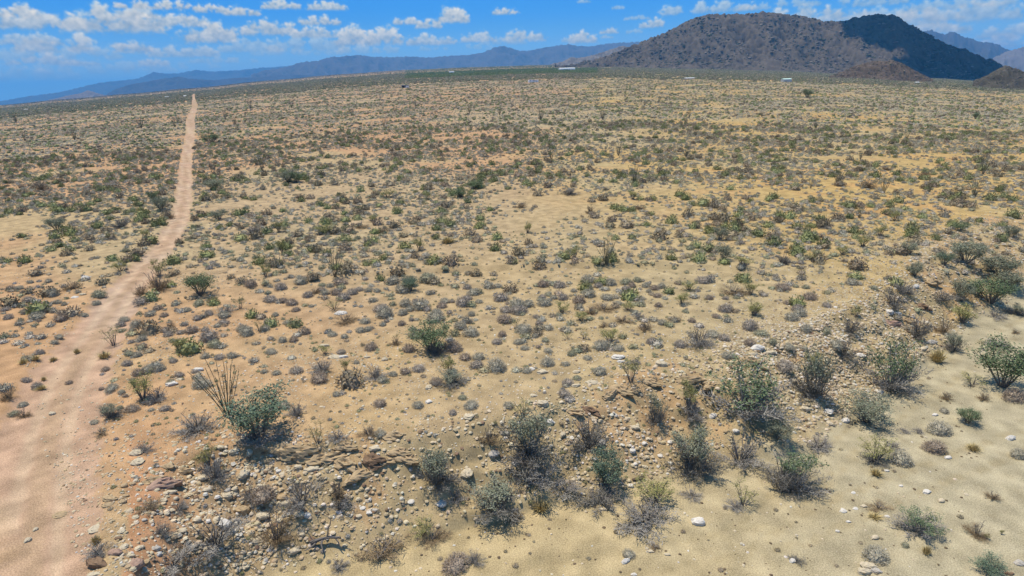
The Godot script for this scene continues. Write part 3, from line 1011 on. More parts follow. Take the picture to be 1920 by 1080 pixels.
func make_mounds() -> void:
	# crops of the photograph: left, top, scale; then x, base, width of each mound
	var f := 480.0 / 1851.0
	var crops := [
		[0, 520, f, [75, 95, 60, 145, 90, 50, 225, 45, 40, 105, 50, 30, 285, 35, 35, 355, 40, 45, 280, 75, 35, 205, 185, 80, 335, 200, 50, 420, 195, 50, 385, 145, 90, 470, 205, 40, 715, 155, 90, 700, 205, 60, 40, 245, 55, 65, 305, 65, 185, 270, 60, 270, 310, 90, 245, 240, 70, 315, 265, 80, 390, 260, 50, 450, 325, 85, 500, 285, 70, 610, 290, 55, 140, 350, 60, 430, 450, 55, 395, 485, 50, 195, 500, 35, 290, 560, 60, 190, 765, 65, 270, 810, 70, 505, 775, 45, 175, 940, 65, 110, 1010, 70, 685, 1065, 55, 770, 680, 55, 740, 710, 35, 810, 830, 80, 735, 820, 40, 885, 845, 45, 910, 870, 40, 870, 960, 45, 960, 975, 90, 1090, 925, 60, 1100, 970, 45, 1200, 970, 65, 1260, 920, 35, 1000, 720, 80, 1080, 700, 90, 1160, 685, 80, 1260, 620, 60, 925, 645, 70, 1000, 580, 60, 935, 570, 60, 1030, 520, 60, 1030, 465, 65, 950, 480, 50, 960, 395, 50, 885, 400, 55, 880, 360, 60, 900, 325, 60, 990, 365, 75, 1085, 285, 65, 1140, 240, 65, 1190, 290, 55, 1200, 400, 60, 1215, 430, 65, 1310, 415, 60, 1390, 410, 80, 1250, 470, 45, 1280, 250, 40, 1350, 250, 60, 1440, 210, 70, 1430, 315, 60, 1510, 280, 60, 1570, 365, 55, 1620, 345, 70, 1620, 300, 80, 1790, 430, 100, 1760, 400, 80, 1560, 515, 100, 1510, 470, 120, 1490, 590, 65, 1590, 600, 70, 1680, 590, 70, 1410, 695, 45, 1300, 725, 60, 1240, 780, 60, 1460, 810, 130, 1790, 285, 40, 1820, 85, 80, 1480, 390, 50, 1330, 355, 45, 1030, 205, 100]],
		[480, 520, f, [330, 55, 85, 85, 125, 45, 185, 95, 80, 105, 185, 90, 195, 190, 70, 265, 205, 80, 380, 150, 70, 480, 65, 50, 540, 75, 50, 610, 60, 90, 575, 135, 70, 500, 130, 60, 470, 110, 60, 640, 170, 90, 745, 105, 60, 815, 110, 55, 880, 110, 50, 975, 140, 45, 715, 215, 35, 760, 220, 35, 400, 220, 40, 295, 250, 60, 845, 185, 65, 700, 130, 80, 905, 255, 95, 1060, 120, 100, 1255, 130, 50, 1240, 45, 130, 990, 55, 90, 1085, 220, 90, 1155, 190, 50, 1235, 185, 35, 1190, 240, 110, 1110, 250, 60, 1065, 280, 70, 940, 300, 120, 1340, 225, 75, 1365, 190, 65, 1420, 185, 40, 1530, 90, 55, 1580, 135, 90, 1530, 165, 60, 1500, 215, 100, 1310, 265, 60, 1400, 265, 40, 1680, 85, 80, 1750, 80, 60, 1770, 180, 100, 1610, 190, 50, 235, 345, 65, 290, 365, 65, 85, 345, 60, 60, 395, 70, 365, 415, 65, 50, 295, 50, 145, 285, 45, 110, 560, 80, 195, 475, 60, 275, 470, 65, 105, 455, 45, 510, 410, 40, 560, 430, 65, 640, 445, 55, 675, 405, 40, 760, 405, 70, 810, 395, 55, 790, 340, 75, 1055, 355, 55, 1125, 320, 40, 1160, 315, 40, 945, 330, 40, 1300, 330, 140, 1135, 395, 55, 1145, 450, 80, 1105, 550, 90, 1420, 550, 120, 1480, 385, 90, 1560, 435, 110, 1780, 435, 60, 1745, 490, 75, 1800, 340, 100, 1810, 260, 80, 1520, 335, 70, 1560, 285, 50, 1515, 605, 80, 1610, 605, 80, 1600, 665, 90, 1750, 690, 130, 840, 535, 90, 620, 560, 60, 660, 730, 70, 460, 770, 110, 300, 700, 90, 150, 710, 60, 60, 700, 50, 920, 770, 80, 1000, 720, 60, 1080, 705, 70, 1175, 690, 90, 1300, 790, 80, 900, 945, 85, 1175, 955, 75, 1550, 960, 100, 1490, 890, 60, 1425, 1005, 65, 1830, 960, 80, 215, 955, 80, 65, 880, 45, 580, 865, 50, 725, 630, 40]],
		[960, 520, f, [550, 50, 100, 340, 80, 90, 220, 75, 80, 560, 95, 60, 625, 80, 60, 445, 110, 45, 510, 120, 40, 560, 150, 90, 270, 125, 35, 215, 160, 60, 305, 160, 50, 370, 170, 75, 490, 195, 95, 690, 170, 80, 715, 65, 80, 830, 55, 80, 820, 100, 60, 870, 75, 60, 905, 40, 60, 965, 75, 60, 1030, 95, 60, 1085, 85, 60, 1200, 55, 55, 1385, 50, 100, 1050, 150, 60, 990, 115, 40, 870, 125, 50, 930, 170, 60, 1055, 220, 55, 770, 205, 60, 45, 275, 110, 50, 240, 120, 110, 220, 80, 240, 215, 95, 175, 300, 45, 335, 285, 45, 195, 350, 50, 260, 385, 75, 375, 395, 50, 90, 415, 110, 170, 440, 50, 50, 490, 70, 90, 530, 60, 240, 470, 50, 190, 515, 40, 265, 550, 60, 430, 575, 60, 550, 600, 60, 260, 650, 90, 395, 645, 55, 110, 695, 70, 470, 745, 60, 400, 790, 80, 375, 880, 80, 1000, 490, 70, 1215, 515, 90, 650, 535, 110, 770, 540, 80, 1450, 440, 90, 1530, 465, 80, 1540, 595, 70, 1710, 505, 80, 1720, 390, 110, 1800, 430, 90, 1545, 260, 100, 1430, 165, 50, 1540, 165, 45, 1300, 330, 50, 1250, 260, 45, 1080, 350, 60, 1475, 300, 60, 1180, 330, 60, 640, 715, 80, 895, 640, 60]],
		[1440, 520, f, [210, 250, 90, 165, 320, 90, 230, 290, 90, 260, 540, 60, 145, 540, 70, 110, 690, 120, 30, 500, 60, 420, 220, 60, 100, 100, 90, 300, 170, 100, 270, 85, 50, 610, 60, 80, 200, 75, 40, 150, 200, 60, 490, 540, 100, 410, 430, 80, 270, 410, 80, 760, 95, 50, 1765, 905, 140, 1270, 985, 60]],
		[1440, 800, f, [960, 290, 150, 1190, 200, 140, 1230, 70, 150, 770, 990, 160, 1810, 240, 100, 990, 880, 50]],
		[480, 800, f, [70, 610, 160, 1440, 1075, 180, 900, 90, 80]],
		[960, 800, f, [840, 960, 80]],
	]
	var list: Array = []
	for c in crops:
		var a: Array = c[3]
		for i in range(0, a.size(), 3):
			list.append([c[0] + a[i] * c[2], c[1] + a[i + 1] * c[2], a[i + 2] * c[2]])
	list.sort_custom(func(a, b): return a[2] > b[2])
	var tints := ["mound_grey", "mound_grey", "mound_lilac", "mound_green", "mound_grey", "mound_brown", "mound_lilac"]
	var words := {"mound_grey": "rounded grey bursage cushion", "mound_lilac": "rounded purplish grey bursage cushion", "mound_green": "rounded grey green bursage cushion", "mound_brown": "rounded brownish bursage cushion"}
	var rest: Array = []
	for i in list.size():
		var it: Array = list[i]
		var p := hit(it[0], it[1])
		var w: float = it[2] * metres_per_pixel(p) * 1.3
		var flat := Vector3(p.x, 0, p.z).normalized()
		var c := p + flat * w * 0.36
		c.y = ground(c.x, c.z) - 0.02
		rng.seed = 9000 + i
		var turn := rng.randf() * TAU
		var hh := w * rng.randf_range(0.66, 0.94)
		var t: String = tints[rng.randi() % tints.size()]
		if i < 296:
			var o := put("bursage_mound", meshes.mound[rng.randi() % 6], M[t])
			o.transform = Transform3D(Basis(Vector3.UP, turn).scaled_local(Vector3(w, hh, w * rng.randf_range(0.85, 1.1))), c)
			var words_: String = words[t]
			if w > 1.75:
				words_ = words_.replace("rounded ", "")
			var size := "very large " if w > 1.75 else ("large " if w > 1.35 else ("small " if w < 0.85 else ""))
			var form := "flattened " if hh < w * 0.73 else ("steep " if hh > w * 0.87 else "")
			var by := beside(c, w)
			tag(o, " ".join((size + form + words_ + " " + (by if by else zone_words(c))).split(" ").slice(0, 16)), "bush", "bursage cushions " + (by if by else zone_words(c)))
		else:
			rest.append([c, w, hh, turn])
	scrub_rest = rest

var scrub_rest: Array = []
var landmarks: Array = []     # [place, reach, words]

func beside(c: Vector3, w: float) -> String:
	var best := 99.0
	var out := ""
	for l in landmarks:
		var gap: float = Vector2(c.x - l[0].x, c.z - l[0].z).length() - l[1] * 0.5 - w * 0.5
		if gap < best:
			best = gap
			out = l[2]
	if best > 1.6:
		return ""
	return ("beside the " if best < 0.5 else "near the ") + out.get_slice(" on the", 0).get_slice(" where", 0).get_slice(" below", 0).get_slice(" against", 0)

func make_shrubs() -> void:
	var f := 480.0 / 1851.0
	var crops := [
		[0, 520, [["P", 825, 505, 125, 135], ["S", 760, 595, 110, 70], ["O", 1040, 905, 190, 180], ["L", 1140, 905, 140, 120], ["O", 1310, 555, 130, 115], ["G", 1455, 148, 180, 150], ["B", 1150, 105, 130, 150], ["P", 1740, 235, 80, 90], ["Z", 800, 1025, 130, 110], ["S", 390, 612, 70, 45], ["S", 170, 630, 80, 50], ["S", 265, 610, 80, 50], ["S", 560, 555, 60, 50], ["S", 300, 820, 90, 50], ["B", 70, 890, 90, 110], ["B", 175, 1015, 70, 70], ["B", 1030, 130, 70, 90], ["S", 320, 750, 50, 40], ["P", 1555, 195, 50, 60], ["D", 1640, 262, 110, 60], ["B", 460, 290, 60, 60], ["B", 530, 90, 90, 70], ["B", 1240, 365, 50, 50]]],
		[480, 520, [["G", 1270, 560, 250, 200], ["K", 1310, 565, 130, 110], ["O", 1400, 715, 110, 130], ["Z", 1410, 800, 170, 110], ["B", 645, 340, 120, 80], ["P", 570, 245, 130, 90], ["T", 1120, 108, 100, 90], ["O", 650, 685, 70, 85], ["O", 500, 565, 90, 70], ["D", 490, 695, 130, 105], ["D", 870, 750, 130, 110], ["D", 300, 1015, 120, 110], ["D", 1530, 335, 60, 60], ["B", 1010, 495, 60, 60], ["P", 30, 400, 70, 80], ["P", 1020, 470, 40, 60], ["B", 430, 120, 60, 50]]],
		[960, 520, [["O", 360, 265, 110, 80], ["O", 500, 325, 110, 75], ["B", 660, 245, 130, 60], ["O", 840, 250, 100, 65], ["B", 570, 275, 60, 60], ["D", 920, 305, 80, 55], ["B", 970, 390, 90, 75], ["O", 1225, 205, 120, 85], ["O", 1280, 105, 120, 70], ["B", 1600, 130, 140, 80], ["O", 1720, 135, 110, 90], ["O", 710, 485, 140, 105], ["P", 520, 455, 80, 80], ["P", 400, 455, 70, 60], ["P", 860, 800, 180, 200], ["X", 1690, 1065, 430, 350, "broad half dead shrub with green top on the upper stony bank"], ["D", 1290, 1060, 140, 150], ["O", 1270, 980, 130, 180], ["Z", 1040, 1075, 120, 200], ["P", 80, 1060, 160, 140], ["O", 1750, 290, 140, 100], ["D", 1350, 515, 140, 150], ["B", 665, 365, 50, 50], ["P", 30, 380, 80, 80], ["B", 800, 330, 110, 50], ["B", 1180, 320, 70, 50]]],
		[1440, 520, [["X", 880, 845, 290, 330, "tall grey green shrub against the stony bank beside the wash"], ["Z", 330, 900, 210, 330], ["Y", 700, 1085, 270, 200], ["G", 1600, 215, 260, 170, "vivid green shrub where the bank meets the far wash"], ["Y", 1390, 195, 140, 140], ["Y", 1740, 95, 180, 120], ["O", 1400, 350, 190, 130], ["B", 1265, 410, 90, 115], ["Z", 1340, 545, 110, 130], ["S", 1220, 625, 150, 120], ["K", 1080, 470, 160, 190], ["K", 910, 240, 160, 130], ["D", 970, 130, 120, 110], ["K", 1250, 210, 150, 90], ["G", 1690, 830, 330, 310, "big green shrub standing alone in the sandy wash"], ["P", 1470, 795, 170, 90], ["B", 1290, 890, 70, 65], ["B", 1560, 895, 70, 65], ["G", 1440, 1070, 140, 110], ["P", 1540, 525, 40, 65], ["L", 1655, 510, 140, 50], ["L", 1640, 295, 130, 60], ["K", 545, 600, 130, 130], ["K", 600, 410, 110, 130], ["O", 630, 300, 70, 80], ["Z", 1800, 280, 110, 80], ["O", 320, 690, 120, 120], ["B", 1790, 410, 40, 40]]],
		[0, 800, [["D", 1045, 195, 100, 85], ["O", 1510, 330, 130, 160], ["D", 1560, 425, 160, 200], ["B", 1100, 620, 140, 90], ["D", 1300, 620, 110, 90], ["S", 700, 860, 100, 90], ["D", 730, 945, 150, 110], ["K", 1190, 795, 120, 80], ["D", 1590, 975, 330, 240, "wide dead grey shrub at the rubble by the sand"], ["D", 1270, 1085, 260, 130], ["B", 1310, 915, 80, 55], ["D", 1815, 565, 100, 130], ["B", 740, 60, 100, 50], ["D", 1440, 50, 220, 150], ["T", 1895, 168, 400, 320, "wide green shrub below the tall ocotillo"], ["L", 1880, 190, 230, 100]]],
		[480, 800, [["P", 450, 155, 120, 160], ["L", 590, 115, 130, 90], ["D", 345, 620, 220, 210, "spiky dead grey shrub among pale rubble on the bank"], ["B", 600, 560, 110, 150], ["D", 620, 640, 160, 130], ["B", 165, 900, 190, 210], ["Z", 1310, 480, 250, 260], ["D", 1440, 570, 120, 100], ["Z", 1740, 705, 320, 200], ["B", 920, 985, 290, 160, "wide brown brittle shrub on the edge of the sand"], ["O", 1210, 830, 150, 110], ["B", 1290, 850, 150, 110], ["D", 600, 1045, 110, 70], ["D", 1585, 1000, 110, 85], ["B", 820, 85, 110, 80], ["B", 1690, 180, 120, 140]]],
		[960, 800, [["Z", 130, 300, 330, 330], ["D", 140, 480, 300, 280, "tall dead grey shrub with pale bare twigs on the bank foot"], ["K", 550, 205, 280, 230], ["T", 680, 500, 230, 250], ["K", 650, 610, 280, 150], ["D", 960, 750, 330, 190], ["O", 1030, 600, 270, 190], ["S", 210, 645, 170, 120], ["B", 20, 690, 90, 90], ["Z", 1300, 370, 290, 310], ["O", 1330, 220, 150, 150], ["D", 1640, 310, 270, 200], ["L", 1290, 525, 130, 65], ["P", 1670, 600, 190, 170], ["L", 1610, 610, 130, 50], ["B", 1040, 895, 70, 40], ["L", 400, 540, 200, 90]]],
		[1440, 800, [["X", 190, 475, 280, 260], ["K", 100, 500, 230, 240], ["L", 360, 180, 200, 100], ["Y", 70, 120, 180, 140], ["O", 780, 265, 200, 150], ["K", 760, 270, 130, 80], ["S", 775, 368, 110, 70], ["S", 1480, 185, 120, 75], ["X", 1090, 810, 250, 170], ["T", 1590, 1090, 180, 120], ["S", 1140, 935, 90, 85], ["B", 1620, 535, 80, 65], ["B", 800, 615, 120, 60], ["S", 770, 680, 120, 55], ["B", 1500, 800, 110, 110], ["O", 1580, 818, 40, 45], ["O", 1685, 783, 32, 38], ["K", 205, 995, 80, 60], ["L", 980, 48, 80, 35], ["L", 1085, 50, 70, 40], ["L", 910, 165, 110, 45], ["B", 1195, 175, 100, 70]]],
	]
	for c in crops:
		for s in c[2]:
			plant(s[0], c[0] + s[1] * f, c[1] + s[2] * f, s[3] * f * 1.08, s[4] * f * 1.08, s[5] if s.size() > 5 else "")
	var g := 1.0 / 3.0
	var mids := [
		[0, 180, [["G", 860, 590, 60, 60], ["G", 1670, 490, 90, 70], ["G", 1190, 265, 120, 60], ["Y", 320, 760, 120, 90], ["K", 690, 745, 100, 80], ["O", 1590, 890, 90, 100], ["Y", 910, 650, 110, 100], ["O", 680, 990, 110, 80], ["O", 895, 1020, 110, 120], ["O", 1495, 1020, 80, 90], ["Y", 1210, 530, 130, 70], ["D", 1430, 780, 110, 60], ["O", 1570, 770, 80, 80], ["O", 1830, 780, 130, 70], ["Y", 1620, 490, 110, 80], ["B", 235, 535, 70, 60], ["O", 820, 800, 90, 60], ["B", 950, 690, 60, 60], ["Y", 1230, 700, 110, 70]]],
		[640, 180, [["G", 670, 575, 90, 60], ["G", 750, 525, 110, 55], ["O", 440, 875, 100, 90], ["S", 600, 835, 130, 70], ["O", 260, 575, 110, 60], ["O", 490, 585, 60, 55], ["O", 1050, 775, 80, 70], ["B", 100, 745, 110, 50], ["B", 230, 775, 90, 60], ["B", 1400, 665, 50, 75], ["O", 1640, 585, 90, 60], ["B", 1680, 640, 70, 45], ["K", 480, 1055, 100, 60], ["Y", 390, 1075, 90, 80], ["D", 150, 840, 100, 60], ["O", 1310, 920, 90, 90], ["K", 1280, 560, 110, 60], ["B", 1015, 630, 60, 50], ["O", 180, 710, 80, 50]]],
		[1280, 180, [["O", 745, 930, 110, 70], ["Y", 210, 815, 90, 90], ["Y", 230, 930, 100, 110], ["O", 1110, 795, 80, 80], ["O", 1010, 855, 120, 80], ["O", 1190, 705, 90, 70], ["K", 560, 950, 70, 90], ["Y", 1300, 1020, 100, 100], ["T", 1470, 955, 90, 90], ["G", 1560, 765, 100, 60], ["Y", 1270, 895, 100, 80], ["Y", 1590, 950, 220, 160], ["Y", 1780, 1045, 220, 150], ["Y", 1850, 800, 90, 90], ["O", 340, 970, 120, 80], ["K", 510, 820, 110, 60], ["O", 900, 900, 90, 70], ["K", 800, 740, 120, 80], ["O", 710, 770, 90, 70], ["G", 700, 10, 70, 50], ["G", 1645, 130, 40, 40], ["B", 1140, 420, 60, 40], ["B", 1040, 520, 90, 70], ["B", 1360, 460, 70, 60]]],
	]
	for c in mids:
		for s in c[2]:
			plant(s[0], c[0] + s[1] * g, c[1] + s[2] * g, s[3] * g * 0.82, s[4] * g * 0.82)

func ocotillo_parts(seed_: int, canes: int) -> Array:
	rng.seed = seed_
	var out: Array = []
	for k in canes:
		var s := Shape.new()
		var l := Shape.new()
		var a := TAU * (k + rng.randf_range(-0.4, 0.4)) / canes
		var lean := rng.randf_range(0.05, 0.46)
		var tall := rng.randf_range(0.72, 1.05)
		var pts: Array = []
		for j in 7:
			var t := j / 6.0
			var o := 0.03 + lean * (t * 0.75 + t * t * 0.2)
			pts.append(Vector3(cos(a) * o + sin(k * 3.1 + t * 5.0) * 0.018, tall * t * (1.0 - lean * 0.18 * t) - 0.01, sin(a) * o + cos(k * 2.3 + t * 4.0) * 0.018))
		s.tube(pts, 0.0065, 0.0035, 4, tone(Color(1, 1, 1), 0.2))
		for j in 46:
			var t := rng.randf_range(0.25, 1.0)
			var q := t * 5.999
			var p: Vector3 = pts[int(q)].lerp(pts[int(q) + 1], q - int(q))
			var d := dome_dir(-0.3) * rng.randf_range(0.012, 0.024)
			var w := d.cross(dome_dir(-1)).normalized() * 0.007
			l.tri(p - w, p + w, p + d, tone(Color(1, 1, 1), 0.3))
		out.append([s.mesh(), l.mesh()])
	return out

func make_ocotillos() -> void:
	var variants: Array = []
	for k in 3:
		variants.append(ocotillo_parts(600 + k, 19 + k * 2))
	# photo pixel of the base, height in pixels
	var seen := [[428, 777, 108, "tall ocotillo of bare upright canes above the wide green shrub"], [629, 520, 52, "ocotillo with splayed canes on the plain beside the pale side track"], [1137, 498, 48, "leafy olive ocotillo on the open sandy plain"], [1014, 226, 29, ""], [880, 212, 16, ""], [937, 216, 16, ""], [1130, 224, 26, ""], [1190, 346, 36, ""], [1570, 348, 32, ""], [1657, 362, 34, ""], [1827, 369, 34, ""], [1742, 360, 28, ""], [1520, 353, 18, ""], [1611, 409, 26, ""], [1613, 299, 18, ""], [265, 240, 22, ""], [30, 230, 18, ""], [140, 262, 20, ""], [78, 358, 22, ""], [328, 238, 18, ""], [470, 204, 18, ""], [547, 202, 18, ""], [47, 264, 18, ""], [423, 224, 18, ""], [1700, 262, 20, ""], [1285, 232, 18, ""], [720, 238, 16, ""]]
	rng.seed = 650
	for k in 34:
		var a := deg_to_rad(rng.randf_range(-39, 38))
		var r := rng.randf_range(140, 420)
		var q := pixel(on_ground(sin(a) * r, -cos(a) * r))
		seen.append([q.x, q.y, -rng.randf_range(2.4, 4.2), ""])
	var first := true
	for i in seen.size():
		var s: Array = seen[i]
		var p := hit(s[0], s[1])
		ground(p.x, p.z)
		if road_d < 1.6:
			continue
		var h: float = -s[2] if s[2] < 0 else s[2] * metres_per_pixel(p) * 1.1
		rng.seed = 700 + i
		var o := base("ocotillo", p - Vector3(0, 0.02, 0), rng.randf() * TAU, Vector3(h, h, h))
		var parts: Array = variants[i % 3]
		for c in parts:
			var cane := put("cane", c[0], M.cane, o)
			put("leaves", c[1], M.cane_leaf, cane)
		var lab: String = s[3]
		var by := beside(p, 1.5)
		var words := ("tall " if h > 4.0 else ("short " if h < 2.9 else "")) + "dark ocotillo of splayed canes " + (by if by else "far out on the plain")
		tag(o, lab if lab else words, "ocotillo", "" if lab else words)

# ------------------------------------------------------------------ stones
func boulder(px: float, py: float, wpx: float, hpx: float, mat: String, label := "", slab := false) -> void:
	var p := hit(px, py)
	var m := metres_per_pixel(p)
	var w := wpx * m
	var flat := Vector3(p.x, 0, p.z).normalized()
	var c := p + flat * w * 0.3
	c.y = ground(c.x, c.z)
	rng.seed = int(px * 13 + py * 7)
	var k := rng.randi()
	var set_: Array = meshes.slab if slab else meshes.rock
	var o := put("rock_slab" if slab else "boulder", set_[k % set_.size()], M[mat])
	var deep := clampf(hpx / wpx, 0.5, 1.2)
	var right := view.x
	var turn := atan2(-right.z, right.x) + rng.randf_range(-0.35, 0.35) * (2.0 if slab else 1.0)
	o.transform = Transform3D(Basis(Vector3.UP, turn).scaled_local(Vector3(w, w * 0.95 * (0.6 + 0.4 * deep), w * deep) * 1.25), c - Vector3(0, w * (0.14 if slab else 0.07), 0))
	if label:
		landmarks.append([c, w, label])
	var word := {"rock_pale": "pale", "rock_tan": "tan", "rock_white": "white", "rock_pink": "pinkish", "rock_brown": "brown", "rock_grey": "light grey"}
	var what := "flat slab of rock " if slab else "stone "
	var by := beside(c, w)
	var size := "large " if w > 0.5 else ("small " if w < 0.25 else "")
	var words: String = size + word[mat] + " " + ["weathered ", "chipped ", "rounded "][k % 3 if not slab else 0] + what + (by if by else zone_words(c))
	tag(o, label if label else words, "rock", "" if label else words)

